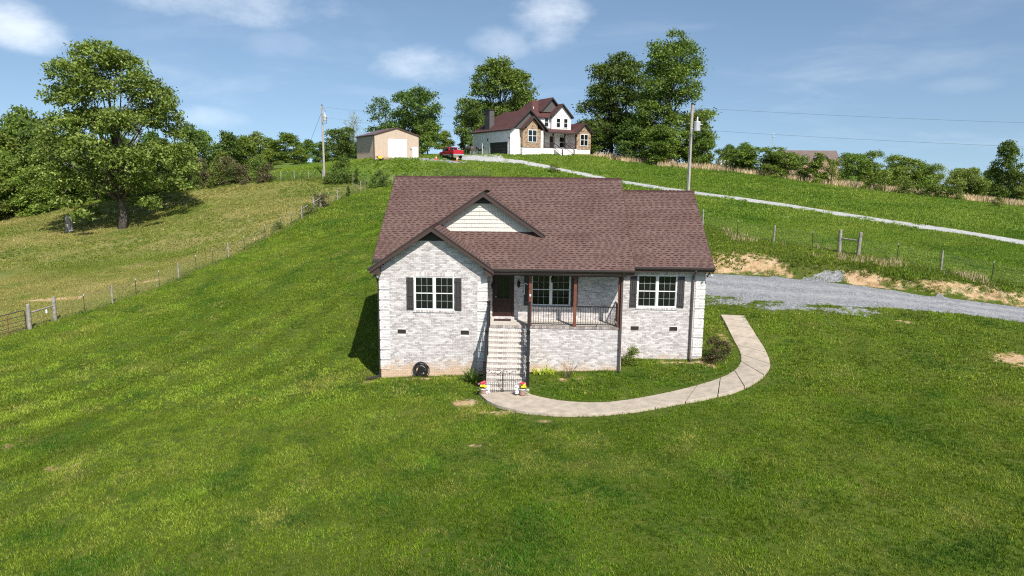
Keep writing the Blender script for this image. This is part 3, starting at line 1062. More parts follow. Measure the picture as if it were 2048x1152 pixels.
bm_ = MB().box(0, .094, 0, .022, 0, 1.50).mesh('board')
bt_ = MB().box(0, .31, -.018, 0, 0, .13).mesh('batten')
for sx_, yf in ((win_b[0] - .345, BY), (win_b[1] + .03, BY), (win_p[0] - .345, PY), (win_p[1] + .03, PY), (win_w[0] - .345, PY), (win_w[1] + .03, PY)):
    sh = MB().box(sx_ + .004, sx_ + .306, yf - .020, yf - .012, 2.99, 4.47).build('shutter', 'shutter', house)
    sh.data.materials.clear()
    sh.data.materials.append(M['soffit'])
    for k in range(3):
        put('board', bm_, 'shutter', sh, (sx_ + k * .108 - .6, yf - .046 - 31, 2.98))
    for zz in (3.07, 3.62, 4.28):
        put('batten', bt_, 'shutter', sh, (sx_ - .6, yf - .047 - 31, zz))

dr = MB()
x0, x1, z0, z1 = door_h
dr.box(x0, x0 + .10, PY + .0, PY + .09, z0, z1)
dr.box(x1 - .10, x1, PY + .0, PY + .09, z0, z1)
dr.box(x0 + .10, x1 - .10, PY + .0, PY + .09, z1 - .12, z1)
dr.build('door_frame', 'door', house)
dx0, dx1, dz0, dz1 = x0 + .10, x1 - .10, z0, z1 - .12
gx0, gx1, gz0, gz1 = dx0 + .13, dx1 - .13, dz0 + .88, dz1 - .14
dl = MB()
yd = PY + .04
dl.box(dx0, gx0, yd, yd + .05, dz0, dz1)
dl.box(gx1, dx1, yd, yd + .05, dz0, dz1)
dl.box(gx0, gx1, yd, yd + .05, dz0, gz0)
dl.box(gx0, gx1, yd, yd + .05, gz1, dz1)
dl.box(dx0 + .15, dx1 - .15, yd - .012, yd, dz0 + .16, gz0 - .16)
dl.box((gx0 + gx1) / 2 - .012, (gx0 + gx1) / 2 + .012, yd + .006, yd + .04, gz0, gz1)
for k in (1, 2):
    zz = gz0 + (gz1 - gz0) * k / 3
    dl.box(gx0, (gx0 + gx1) / 2 - .013, yd + .008, yd + .04, zz - .011, zz + .011)
    dl.box((gx0 + gx1) / 2 + .013, gx1, yd + .008, yd + .04, zz - .011, zz + .011)
door = dl.build('door', 'door', house)
dpm = MB().box(0, (gx1 - gx0) / 2, 0, .004, 0, (gz1 - gz0) / 3).mesh('pane')
for i in range(2):
    for j in range(3):
        put('pane', dpm, 'glass', door, (gx0 + i * (gx1 - gx0) / 2 - .6, yd + .022 - 31, gz0 + j * (gz1 - gz0) / 3))
MB().lathe((dx0 + .07, yd - .03, dz0 + .95), [(.012, -.02), (.03, -.01), (.03, .02), (.012, .03)], 10).build('handle', 'galv', door)
rk = MB()
for k in range(14):
    xx = -1.90 + k * .0772
    rk.obox((xx + .004, PY - .06, 2.305), (.069, 0, 0), (0, .07, 0), (0, 0, .108))
rk.build('threshold', 'soldier', house, kind='stuff')

# crawl-space vents
for vx0, vx1, vz0, vz1 in vents_b + vents_w:
    yf = BY if (vx0, vx1, vz0, vz1) in vents_b else PY
    fb = MB()
    fb.box(vx0, vx1, yf + .03, yf + .04, vz0, vz1)
    vf = fb.build('vent', 'ventdark', house)
    vb = MB()
    vb.box(vx0, vx1, yf - .012, yf + .01, vz0, vz0 + .02)
    vb.box(vx0, vx1, yf - .012, yf + .01, vz1 - .02, vz1)
    for k in range(9):
        xx = vx0 + .004 + k * (vx1 - vx0 - .022) / 8
        vb.box(xx, xx + .014, yf - .010, yf + .012, vz0 + .02, vz1 - .02)
    vb.build('grille', 'vent', vf)

# ------------------------------------------------------------------ roofs
def shingle_slope(base, dashes, O, U, V, wid, length, keep=None, seed=1, expo=.143):
    """courses of laminated shingles: a lapped strip with dark dashes painted in as shadow lines"""
    rr = random.Random(seed)
    O, U, V = Vector(O), Vector(U).normalized(), Vector(V).normalized()
    N = U.cross(V)
    if N.z < 0:
        N = -N
    flip = U.cross(V).dot(N) < 0

    def slab(u0, u1, v0, v1, h0, h1, mb):
        a, b2 = O + U * u0 + V * v0, O + U * u1 + V * v0
        c, d = O + U * u1 + V * v1, O + U * u0 + V * v1
        vs = [a + N * h0, b2 + N * h0, c + N * h1, d + N * h1, a, b2]
        fs = [(0, 1, 2, 3), (4, 5, 1, 0)]
        if flip:
            fs = [tuple(reversed(f)) for f in fs]
        mb.add(vs, fs)

    def shadow_dash(u0, u1, v0, v1, h0, h1, mb):
        a, b2 = O + U * u0 + V * v0, O + U * u1 + V * v0
        c, d = O + U * u1 + V * v1, O + U * u0 + V * v1
        vs = [a + N * h0, b2 + N * h0, c + N * h1, d + N * h1, a, b2, c, d]
        fs = [(0, 1, 2, 3), (4, 5, 1, 0), (5, 6, 2, 1), (7, 4, 0, 3)]
        if flip:
            fs = [tuple(reversed(f)) for f in fs]
        mb.add(vs, fs)
    n = int(length / expo) + 1
    for i in range(n):
        v0, v1 = i * expo, min((i + 1) * expo + .01, length)
        if v1 - v0 < .02:
            continue
        u = -rr.uniform(0, .9)
        while u < wid:
            p, q = max(u, 0), min(u + .98, wid)
            if q - p > .02 and (keep is None or keep(O + U * (p + q) / 2 + V * v0)):
                slab(p, q, v0, v1, .014, .002, base)
            u += .98
        u = -rr.uniform(0, .3)
        while u < wid:
            tw = rr.uniform(.11, .24)
            p, q = max(u, 0), min(u + tw, wid)
            if q - p > .03 and (keep is None or keep(O + U * (p + q) / 2 + V * v0)):
                lo = v1 - .012 - rr.uniform(.055, .075)
                shadow_dash(p, q, lo, v1 - .010, .0095, .0075, dashes)
            u += tw + rr.uniform(.07, .20)


VM = Vector((0, 1, SL)).normalized()
roof = MB()
sb, stb = MB(), MB()
EY, EZ, RY = 30.05, 4.97, 36.05
RZ = EZ + SL * (RY - EY)
LM = math.hypot(RY - EY, RZ - EZ)
MX0, MX1 = -7.22, 4.52
DK = Vector((0, 0, -.13))
# front deck (two pieces, leaving the bay's own gable free), back deck
roof.prism([(-2.16, EY, EZ), (MX1, EY, EZ), (MX1, RY, RZ), (-2.16, RY, RZ)], DK)
ys = 30.43
zs_ = EZ + SL * (ys - EY)
roof.prism([(MX0, ys, zs_), (-2.162, ys, zs_), (-2.162, RY, RZ), (MX0, RY, RZ)], DK)
roof.prism([(MX0, RY + .001, RZ), (MX1, RY + .001, RZ), (MX1, 42.3, RZ - SL * 6.25), (MX0, 42.3, RZ - SL * 6.25)], DK)
# wing
WEY, WEZ, WRY, WRZ = 31.46, 4.96, 36.45, 8.36
WSL = (WRZ - WEZ) / (WRY - WEY)
VW = Vector((0, 1, WSL)).normalized()
roof.prism([(4.30, WEY, WEZ), (8.38, WEY, WEZ), (8.38, WRY, WRZ), (4.30, WRY, WRZ)], DK)
roof.prism([(4.30, WRY + .001, WRZ), (8.38, WRY + .001, WRZ), (8.38, 42.0, WRZ - WSL * 5.55), (4.30, 42.0, WRZ - WSL * 5.55)], DK)
# bay gable and the false dormer gable
BC = (BX0 + BX1) / 2
GS = .69
bh = 2.78
BZ = RZ_BAY - GS * bh
DC, DY0, DZA, DH = -2.33, 31.88, 8.32, 2.92
DZ0 = DZA - GS * DH
TK = Vector((0, 0, -.11))
for cx, hw, y0, y1, za, zb in ((BC, bh, 30.0, 33.3, RZ_BAY, BZ), (DC, DH, DY0, 35.3, DZA, DZ0)):
    roof.prism([(cx + hw, y0, zb), (cx, y0, za), (cx, y1, za), (cx + hw, y1, zb)], TK)
    roof.prism([(cx - hw, y0, zb), (cx - .001, y0, za), (cx - .001, y1, za), (cx - hw, y1, zb)], TK)
roofo = roof.build('roof', 'soffit', house)
shingle_slope(sb, stb, (MX0, EY, EZ + .004), UX, VM, MX1 - MX0, LM, keep=lambda p: not (p.x < -2.16 and p.y < 30.43), seed=5)
shingle_slope(sb, stb, (4.30, WEY, WEZ + .004), UX, VW, 8.38 - 4.30, math.hypot(WRY - WEY, WRZ - WEZ), seed=6)
LB = math.hypot(bh, GS * bh)
shingle_slope(sb, stb, (BC + bh, 30.0, BZ + .004), UY, Vector((-1, 0, GS)), 3.3, LB, seed=7)
shingle_slope(sb, stb, (BC - bh, 30.0, BZ + .004), UY, Vector((1, 0, GS)), 3.3, LB, seed=8)
LD = math.hypot(DH, GS * DH)
shingle_slope(sb, stb, (DC + DH, DY0, DZ0 + .004), UY, Vector((-1, 0, GS)), 3.3, LD, seed=9)
shingle_slope(sb, stb, (DC - DH, DY0, DZ0 + .004), UY, Vector((1, 0, GS)), 3.3, LD, seed=10)
shingle_slope(sb, stb, (MX0, 42.3, RZ - SL * 6.25 + .004), UX, Vector((0, -1, SL)), MX1 - MX0, math.hypot(6.25, SL * 6.25), seed=12)
sb.build('shingle_courses', 'shinglebase', roofo, kind='stuff')
stb.build('shingle_shadow_lines', 'shingle', roofo, kind='stuff')
rc = MB()
for a, b2 in (((MX0, RY, RZ + .03), (MX1, RY, RZ + .03)), ((4.6, WRY, WRZ + .03), (8.38, WRY, WRZ + .03))):
    a, b2 = Vector(a), Vector(b2)
    n = int((b2 - a).length / .2)
    for k in range(n):
        p, q = a.lerp(b2, k / n), a.lerp(b2, (k + 1.25) / n)
        q.z -= .02
        w_ = Vector((0, .13, -.085))
        w2 = Vector((0, -.13, -.085))
        rc.add([p, q, q + w2, p + w2, p + w_, q + w_], [(3, 2, 1, 0), (0, 1, 5, 4)])
for cx, za, y0, y1 in ((BC, RZ_BAY, 29.99, 33.0), (DC, DZA, DY0 - .01, 35.1)):
    n = int((y1 - y0) / .2)
    for k in range(n):
        p, q = Vector((cx, y0 + (y1 - y0) * k / n, za + .035)), Vector((cx, y0 + (y1 - y0) * (k + 1.2) / n, za + .02))
        rc.add([p, q, q + Vector((.13, 0, -.09)), p + Vector((.13, 0, -.09)), p + Vector((-.13, 0, -.09)), q + Vector((-.13, 0, -.09))], [(0, 3, 2, 1), (0, 1, 5, 4)])
rc.build('ridge_cap', 'shingle', roofo, kind='stuff')

# barge boards with a dark drip edge, eave returns, gable boards
def barge(cx, hw, za, y):
    for sg in (-1, 1):
        e = Vector((cx + sg * hw, y, za - GS * hw))
        a = Vector((cx, y, za))
        mb = MB()
        mb.prism([a + Vector((0, 0, .0)), e, e + Vector((0, 0, -.20)), a + Vector((0, 0, -.245))], (0, -.028, 0))
        bo = mb.build('barge_board', 'barge', house)
        d2 = MB()
        d2.prism([a + Vector((0, -.029, .035)), e + Vector((0, -.029, .03)), e + Vector((0, -.029, -.035)), a + Vector((0, -.029, -.035))], (0, -.02, 0))
        d2.build('drip_edge', 'gutter', bo)


barge(BC, bh, RZ_BAY, 30.0)
barge(DC, DH, DZA, DY0)
for sg in (-1, 1):
    xo, xi = BC + sg * bh, BC + sg * 2.36
    pol = [(xo, 30.03, BZ - .08), (xi, 30.03, BZ - .08 + GS * (bh - 2.36)), (xi, 30.03, BZ - .30), (xo, 30.03, BZ - .24)]
    if sg > 0:
        pol = pol[::-1]
    MB().prism(pol, (0, .36, 0)).build('eave_return', 'barge', house)
for cx, zb, za, yw in ((BC, 6.15, RZ_BAY - .15, BY - .02), (DC, 7.76, DZA - .15, 32.2)):
    hw = (za - zb) / GS
    n = 9 if cx == BC else 8
    mb = MB()
    for k in range(n):
        u0, u1 = -hw + 2 * hw * k / n + .006, -hw + 2 * hw * (k + 1) / n - .006
        t0, t1 = za - GS * abs(u0), za - GS * abs(u1)
        pl = [(cx + u0, yw, zb), (cx + u1, yw, zb), (cx + u1, yw, t1)]
        if u0 < 0 < u1:
            pl.append((cx, yw, za))
        pl.append((cx + u0, yw, t0))
        mb.prism(pl, (0, .03, 0))
    mb.prism([(cx - hw, yw + .012, zb), (cx + hw, yw + .012, zb), (cx, yw + .012, za)], (0, .03, 0))
    mb.build('gable_panel', 'soffit', house)
# dormer front: shake siding, a course at a time, on a backing triangle
DYF = 32.24
zb0 = EZ + SL * (DYF - EY) - .12
za0 = DZA - .13
MB().prism([(DC - (za0 - zb0) / GS, DYF + .015, zb0), (DC + (za0 - zb0) / GS, DYF + .015, zb0), (DC, DYF + .015, za0)], (0, .06, 0)).build('dormer_wall', 'siding', house)
z = EZ + SL * (DYF - EY) + .02
ch = .188
while z < 7.80:
    mb = MB()
    h0 = (za0 - z) / GS
    x = DC - h0
    rr = random.Random(int(z * 100))
    while x < DC + h0:
        wd = rr.uniform(.085, .17)
        x1_ = min(x + wd, DC + h0)

        def tz(u):
            return min(z + ch, za0 - GS * abs(u - DC))
        u0, u1 = x + .003, x1_ - .003
        if u1 - u0 > .01:
            f0, f1 = DYF - .022 - rr.uniform(0, .003), DYF + .002
            dz = rr.uniform(-.004, .004)
            vs = [(u0, f0, z + dz), (u1, f0, z + dz), (u1, f1, tz(u1)), (u0, f1, tz(u0)), (u0, DYF + .015, z + dz), (u1, DYF + .015, z + dz)]
            mb.add(vs, [(0, 1, 2, 3), (4, 5, 1, 0)])
        x = x1_
    mb.build('siding_course', 'siding', house)
    z += ch
# side boards of main and wing gables, fascia, gutters
for xx, y0, z0_, y1, z1_ in ((MX1, EY, EZ, RY, RZ), (MX0, 30.48, zs_, RY, RZ), (8.38, WEY, WEZ, WRY, WRZ)):
    d = Vector((.028 if xx > 0 else -.028, 0, 0))
    MB().prism([(xx, y0, z0_), (xx, y1, z1_), (xx, y1, z1_ - .2), (xx, y0, z0_ - .2)], d).build('barge_board', 'barge', house)
    yb_ = 42.3 if xx < 5 else 42.0
    zb_ = z1_ - (SL if xx < 5 else WSL) * (yb_ - y1)
    MB().prism([(xx, y1 + .002, z1_), (xx, yb_, zb_), (xx, yb_, zb_ - .2), (xx, y1 + .002, z1_ - .2)], d).build('barge_board', 'barge', house)
MB().prism([(4.30, 31.6, EZ + SL * 1.55 - .14), (4.30, RY, RZ - .14), (4.30, 41.5, RZ - SL * 5.45 - .14), (4.30, 41.5, 4.9), (4.30, 31.6, 4.9)], (.06, 0, 0)).build('gable_wall', 'siding', house)


def gutter(x0, x1, y, z):
    g = MB()
    prof = [(0, 0), (-.06, 0), (-.115, .07), (-.115, .125), (-.10, .125), (-.095, .075), (-.055, .018), (0, .018)]
    g.prism([(x0, y + a, z + b_) for a, b_ in prof], (x1 - x0, 0, 0))
    go = g.build('gutter', 'gutter', house)
    for xx in (x0 - .006, x1):
        MB().prism([(xx, y + a, z + b_) for a, b_ in [(0, 0), (-.06, 0), (-.116, .07), (-.116, .127), (0, .127)]], (.006, 0, 0)).build('end_cap', 'gutter', go)
    MB().box(x0, x1, y + .002, y + .03, z - .09, z + .10).build('fascia', 'barge', house)


gutter(-1.70, 4.53, 30.04, 4.85)
gutter(4.58, 8.40, 31.45, 4.83)
gl = MB()
gl.box(BC - bh - .11, BC - bh, 30.0, 41.9, BZ - .12, BZ - .0)
gl.build('gutter', 'gutter', house)
# soffits
sf = MB()
sf.box(-1.74, 4.50, 30.07, 31.95, 4.715, 4.74)
sf.box(4.52, 8.36, 31.48, 31.95, 4.735, 4.76)
sf.box(BC - bh + .02, BX0 - .002, 30.1, 41.8, BZ - .16, BZ - .13)
sf.build('soffit', 'soffit', house)

# downspouts
def spout(pts, label=None):
    mb = MB()
    for p, q in zip(pts[:-1], pts[1:]):
        mb.beam(p, q, .085, .065, up=(0, 1, 0.001))
    o = mb.build('downspout', 'gutter' if label is None else label, house)
    return o


M['spout'] = plain('spout_brown', (.085, .062, .058), .45, .06, 4)
zb1 = Hf(4.2, 30.2)
spout([(4.05, 30.0, 4.86), (4.05, 30.30, 4.6), (4.05, 30.38, 4.4), (4.05, 30.38, zb1 + .12), (4.05, 30.12, zb1 + .06)], 'spout')
zb2 = Hf(7.55, 31.7)
spout([(7.55, 31.40, 4.84), (7.55, 31.6, 4.68), (7.55, 31.83, 4.45), (7.55, 31.83, zb2 + .14), (7.55, 31.45, zb2 + .06)], 'spout')
zb3 = Hf(-7.1, 30.3)
spout([(-7.22, 30.5, 4.8), (-7.05, 30.46, 4.45), (-6.985, 30.46, 4.2), (-6.985, 30.46, zb3 + .14), (-7.35, 30.3, zb3 + .07), (-7.6, 30.2, zb3 + .05)])

# ------------------------------------------------------------------ porch
PF = 2.30
pf = MB()
pf.box(-2.03, 4.12, 30.56, 31.90, PF - .11, PF)
pf.build('porch_floor', 'porchslab', house)
edge = MB()
n = 59
for k in range(n):
    xx = -2.03 + k * (6.15 / n)
    edge.box(xx + .004, xx + 6.15 / n - .004, 30.455, 30.565, PF - .10, PF + .004, 'b')
edge.build('porch_edge', 'stepbrick', house, kind='stuff')
brick_wall((0, 30.50, 0), UX, -UY, -2.02, 4.12, -.3, PF - .11)
brick_wall((4.12, 0, 0), UY, UX, 30.50, 31.90, -.3, PF - .11)
MB().box(-1.95, 4.25, 30.44, 30.58, 4.62, 4.712).build('porch_beam', 'barge', house)
for xx in (-.07, 1.96, 3.97):
    p = MB().box(xx - .07, xx + .07, 30.47, 30.61, PF, 4.62).build('porch_post', 'redwood', house)
    MB().box(xx - .085, xx + .085, 30.455, 30.625, PF + .001, PF + .10).build('post_base', 'redwood', p)
bal = MB().box(-.0095, .0095, -.0095, .0095, 0, .80).mesh('baluster')


def rail_run(p, q, n):
    """level guard rail between two points on the porch"""
    p, q = Vector(p), Vector(q)
    mb = MB()
    mb.beam(p + UZ * .93, q + UZ * .93, .05, .045)
    mb.beam(p + UZ * .10, q + UZ * .10, .045, .035)
    m_ = p.lerp(q, .5)
    mb.box(m_.x - .015, m_.x + .015, m_.y - .015, m_.y + .015, PF, PF + .09)
    ro = mb.build('porch_railing', 'iron', house)
    for k in range(n):
        a = p.lerp(q, (k + .75) / (n + .5))
        put('baluster', bal, 'iron', ro, (a.x - .6, a.y - 31, a.z + .115))


rail_run((.0, 30.53, PF), (1.89, 30.53, PF), 16)
rail_run((2.03, 30.53, PF), (3.90, 30.53, PF), 16)
rail_run((3.97, 30.62, PF), (3.97, 31.89, PF), 11)
# lantern on the wall, hanging lantern, mat
def lantern(nm, c, hang, mat='iron'):
    x, y, z = c
    mb = MB()
    mb.lathe((x, y, z), [(.03, -.16), (.055, -.14), (.075, .04), (.085, .05), (.03, .13), (.012, .16), (.012, .20)], 6)
    if hang:
        mb.tube([(x, y, z + .2), (x, y, z + .2 + hang)], .008, 5)
    else:
        mb.tube([(x, y, z + .19), (x, y + .06, z + .22), (x, y + .13, z + .12)], .012, 5)
        mb.lathe((x, y + .12, z), [(.03, -.02), (.05, .05), (.03, .16)], 6)
    o = mb.build(nm, mat, house)
    g = MB().lathe((x, y, z), [(.045, -.13), (.062, .035)], 6).build('lantern_glass', 'glass', o)
    return o


lantern('wall_lantern', (-.63, PY - .15, 4.02), 0)
lantern('hanging_lantern', (.94, 31.1, 4.38), .14)
lantern('wall_lantern', (-2.0 + .17, 31.3, 4.0), 0)
pl = MB().box(-.105, -.035, 30.463, 30.47, 3.68, 3.78).build('post_plaque', 'white', house)
MB().box(-.08, -.06, 30.460, 30.463, 3.715, 3.735).build('button', 'iron', pl)
mt = MB().box(-1.78, -.98, 31.45, 31.86, PF + .002, PF + .02).build('door_mat', 'mat', None)
tag(mt, 'dark brown door mat lying before the front door', 'door mat')
wc = MB()
wc.tube([(-.30 + .07 * math.cos(a), 31.6, 4.02 + .07 * math.sin(a)) for a in np.linspace(0.1, 3.14, 8)] + [(-.36, 31.6, 3.8), (-.355, 31.6, 3.55)], .016, 6)
tag(wc.build('hook_ornament', 'white'), 'white crook-shaped ornament hanging beside the porch post', 'ornament')

# ------------------------------------------------------------------ brick steps and their rails
SX0, SX1 = -2.0, -.05
NS, RISE, RUN, SY = 13, PF / 13, .2292, 27.75
sm = MB()
sm.box(SX0 + .01, SX1 - .01, .02, .60, -.30, RISE - .055)
stepm = sm.mesh('step')
rb = MB()
rr = random.Random(8)
brick_rows(rb, (0, .02, 0), UX, -UY, SX0 + .01, SX1 - .01, -.095, RISE - .06, rnd=rr, course=.107, gap=.014)
rowm = rb.mesh('riser_bricks')
tb = MB()
n = 20
st = (SX1 - SX0) / n
for k in range(n):
    x = SX0 + k * st
    j = rr.uniform(-.002, .002)
    tb.box(x + .004, x + st - .004, -.012 + j, .25, RISE - .055, RISE + j, '')
treadm = tb.mesh('tread_bricks')
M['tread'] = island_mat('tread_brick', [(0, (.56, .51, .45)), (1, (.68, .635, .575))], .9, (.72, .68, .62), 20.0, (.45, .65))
for i in range(NS - 1):
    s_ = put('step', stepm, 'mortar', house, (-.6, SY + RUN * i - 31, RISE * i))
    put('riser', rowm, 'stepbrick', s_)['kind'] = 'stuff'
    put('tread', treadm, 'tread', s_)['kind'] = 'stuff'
balr = MB().box(-.012, .012, -.012, .012, 0, .78).mesh('baluster')
for xr in (SX0 + .05, SX1 - .07):
    py_ = [27.93, 29.20, 30.44]
    pz_ = [RISE * 1, RISE * 7, PF]
    rl = MB()
    for a in (0, 1):
        p = Vector((xr, py_[a], pz_[a] + .98))
        q = Vector((xr, py_[a + 1], pz_[a + 1] + .98))
        rl.beam(p, q, .11, .065)
        rl.beam(p + UZ * -.83, q + UZ * -.83, .07, .04)
    ro = rl.build('stair_railing', 'iron', house)
    for y_, z_ in zip(py_, pz_):
        pb = MB().box(xr - .068, xr + .068, y_ - .068, y_ + .068, z_ - .02, z_ + 1.10).box(xr - .082, xr + .082, y_ - .082, y_ + .082, z_ + 1.10, z_ + 1.13).build('rail_post', 'iron', ro)
    for a in (0, 1):
        for k in range(9):
            t_ = (k + .8) / 9.6
            y_ = py_[a] + (py_[a + 1] - py_[a]) * t_
            z_ = pz_[a] + (pz_[a + 1] - pz_[a]) * t_ + .16
            put('baluster', balr, 'iron', ro, (xr - .6, y_ - 31, z_))

# motion floodlights under the two front corners of the roof
for fx, fy, fz in ((-7.05, 30.25, 4.60), (8.22, 31.62, 4.66)):
    f0 = MB().lathe((fx, fy, fz), [(.05, 0), (.05, .06)], 10).build('floodlight', 'gutter', house)
    for sg in (-1, 1):
        MB().tube([(fx, fy, fz), (fx + sg * .06, fy - .04, fz - .04), (fx + sg * .12, fy - .10, fz - .10)], [.015, .035, .055], 10).build('lamp_head', 'white' if sg > 0 else 'gutter', f0)

# ================================================================== the hilltop house
def mat_brick_tex(name, c1, c2, mort, sc):
    m, t, b, o = newmat(name)
    tcn = t.add('ShaderNodeTexCoord').outputs['Object']
    g = t.add('ShaderNodeNewGeometry')
    v = t.add('ShaderNodeTexVoronoi')
    t.put(v.inputs['Vector'], t.scaled(tcn, (5, 5, 11)))
    v.inputs['Scale'].default_value = sc
    c = t.ramp(v.outputs['Color'], [(.1, c1), (.5, tuple((a + b_) / 2 for a, b_ in zip(c1, c2))), (.9, c2)])
    c = t.mix(t.step(v.outputs['Distance'], .45, .62), c, mort)
    t.put(b.inputs['Base Color'], c)
    b.inputs['Roughness'].default_value = .9
    bump(t, b, t.math('MULTIPLY', v.outputs['Distance'], -1.0), .3, .02)
    return m


M['nbrick'] = mat_brick_tex('hill_brick', (.42, .39, .375), (.80, .77, .75), (.80, .78, .76, 1), 1.0)
M['nstone'] = mat_brick_tex('hill_stone', (.085, .042, .024), (.46, .29, .15), (.34, .26, .19, 1), .5)
M['nroof'] = plain('hill_shingle', (.088, .034, .030), .9, .14, 1.6, bmp=.3)
M['nsiding'] = plain('dark_lap_siding', (.085, .078, .074), .7, .08, 3)
M['nbay'] = plain('garage_door_paint', (.020, .017, .017), .5, .08, 3)

NZ = Hf(-3.94, 114.0) + .05
hill = thing('hilltop_house', 'two-storey white brick house with dark red roof and stone bays on the hilltop', 'house', (-3.94, 114.0, NZ), R(31))
hill.scale = (.92, 1.24, 1)


def shell(mb, x0, x1, y0, y1, z0, z1):
    mb.box(x0, x1, y0, y1, z0, z1)
    return mb


def gable_roof(name, parent, cx, hw, y0, y1, za, ze, mat='nroof', th=.16):
    """ridge along local y"""
    mb = MB()
    mb.prism([(cx + hw, y0, ze), (cx, y0, za), (cx, y1, za), (cx + hw, y1, ze)], (0, 0, -th))
    mb.prism([(cx - hw, y0, ze), (cx, y0, za), (cx, y1, za), (cx - hw, y1, ze)], (0, 0, -th))
    o = mb.build(name, mat, parent)
    bb = MB()
    sl = (za - ze) / hw
    for sg in (-1, 1):
        bb.prism([(cx, y0 - .002, za + .02), (cx + sg * hw, y0 - .002, ze + .02), (cx + sg * hw, y0 - .002, ze - .22), (cx, y0 - .002, za - .26)], (0, -.04, 0))
    bb.build('barge_board', 'gutter', o)
    return o


def gable_face(name, parent, cx, hw, y, zb, za, mat, d=.1):
    return MB().prism([(cx - hw, y, zb), (cx + hw, y, zb), (cx, y, za)], (0, d, 0)).build(name, mat, parent)


wl = MB()
wl.box(0, 7.0, 0, 11.3, -1.2, 4.3)
wl.box(7.0, 17.5, 2.0, 11.3, -1.2, 4.2)
wl.box(14.3, 17.5, .3, 2.0, -1.2, 4.0)
wl.build('wall', 'nbrick', hill)
up = MB().box(6.3, 14.3, 1.95, 9.6, 4.2, 6.72)
up.box(10.0, 14.35, 1.6, 2.0, 4.2, 6.72)
up.build('upper_wall', 'nbrick', hill)
gable_face('upper_gable', hill, 12.2, 2.15, 1.6, 6.7, 8.75, 'nbrick', .2)
bay = MB().box(2.1, 5.9, -.55, 0, -1.2, 1.25).build('bay_base', 'nbrick', hill)
MB().box(2.1, 5.9, -.60, 0, 1.25, 4.3).build('stone_bay', 'nstone', hill)
MB().prism([(2.9, -.59, 4.3), (5.2, -.59, 4.3), (5.2, -.59, 5.1), (4.1, -.59, 6.05), (2.9, -.59, 5.1)], (0, .2, 0)).build('stone_gable', 'nstone', hill)
MB().box(14.28, 17.52, .0, .32, 1.25, 4.0).build('stone_bay', 'nstone', hill)
gable_face('stone_gable', hill, 15.95, 1.7, .02, 4.0, 5.55, 'nstone', .2)
MB().box(14.3, 17.5, .05, .3, -1.2, 1.25).build('bay_base', 'nbrick', hill)
gable_face('dark_gable', hill, 3.79, 3.45, -.1, 4.3, 7.3, 'nsiding', .1)
# roofs
g1 = MB()
th = (0, 0, -.16)
for sg in (-1, 1):
    g1.prism([(3.79 + sg * 3.95, -.45, 4.15), (3.79, -.45, 7.5), (3.79, 7.2, 7.5), (3.79 + sg * 3.95, 11.6, 4.15)], th)
g1.prism([(-.16, 11.6, 4.15), (3.79, 7.2, 7.5), (7.74, 11.6, 4.15)], th)
r1 = g1.build('garage_roof', 'nroof', hill)
MB().prism([(3.79, -.46, 7.52), (-.16, -.46, 4.17), (-.16, -.46, 3.9), (3.79, -.46, 7.22)], (0, -.04, 0)).build('barge_board', 'gutter', r1)
MB().prism([(3.79, -.46, 7.52), (7.74, -.46, 4.17), (7.74, -.46, 3.9), (3.79, -.46, 7.22)], (0, -.04, 0)).build('barge_board', 'gutter', r1)
MB().box(-.26, -.14, -.4, 11.6, 3.95, 4.12).build('gutter', 'gutter', r1)
gable_roof('bay_roof', hill, 4.1, 2.25, -.95, 2.4, 6.3, 4.25)
gable_roof('side_roof', hill, 15.95, 2.0, -.3, 6, 5.75, 3.95)
h1 = MB()
h1.prism([(6.0, 1.65, 6.62), (14.6, 1.65, 6.62), (12.2, 5.75, 9.75), (9.0, 5.75, 9.75)], th)
h1.prism([(6.0, 9.9, 6.62), (6.0, 1.65, 6.62), (9.0, 5.75, 9.75)], th)
h1.prism([(14.6, 1.65, 6.62), (14.6, 9.9, 6.62), (12.2, 5.75, 9.75)], th)
h1.prism([(14.6, 9.9, 6.62), (6.0, 9.9, 6.62), (9.0, 5.75, 9.75), (12.2, 5.75, 9.75)], th)
h1.build('upper_roof', 'nroof', hill)
gable_roof('upper_gable_roof', hill, 12.2, 2.5, 1.25, 5.0, 8.95, 6.68)
gable_roof('front_gable_roof', hill, 10.7, 2.6, 2.2, 5.9, 10.0, 7.55)
gable_face('dark_gable', hill, 10.7, 2.35, 2.5, 7.5, 9.7, 'nsiding', .1)
MB().prism([(6.9, -.25, 3.95), (14.4, -.25, 3.95), (14.4, 1.97, 4.75), (6.9, 1.97, 4.75)], th).build('porch_roof', 'nroof', hill)
MB().box(6.9, 14.4, -.34, -.25, 3.72, 3.93).build('gutter', 'gutter', hill)
bkr = MB().prism([(7.5, 11.6, 4.1), (17.8, 11.6, 4.1), (17.8, 8.5, 5.6), (7.5, 8.5, 5.6)], th)
bkr.prism([(14.25, 2.0, 4.6), (17.8, 2.0, 4.1), (17.8, 8.5, 5.6), (14.25, 8.5, 5.6)], th)
bkr.build('rear_roof', 'nroof', hill)
cm = MB().box(.25, 1.25, 6.3, 7.7, 3.5, 7.7).build('chimney', 'nsiding', hill)
MB().box(.17, 1.33, 6.22, 7.78, 7.7, 7.85).build('chimney_cap', 'gutter', cm)
MB().lathe((7.6, 3.6, 7.0), [(.09, 0), (.09, 1.3), (.12, 1.31), (.12, 1.4)], 8).build('vent_pipe', 'white', hill)
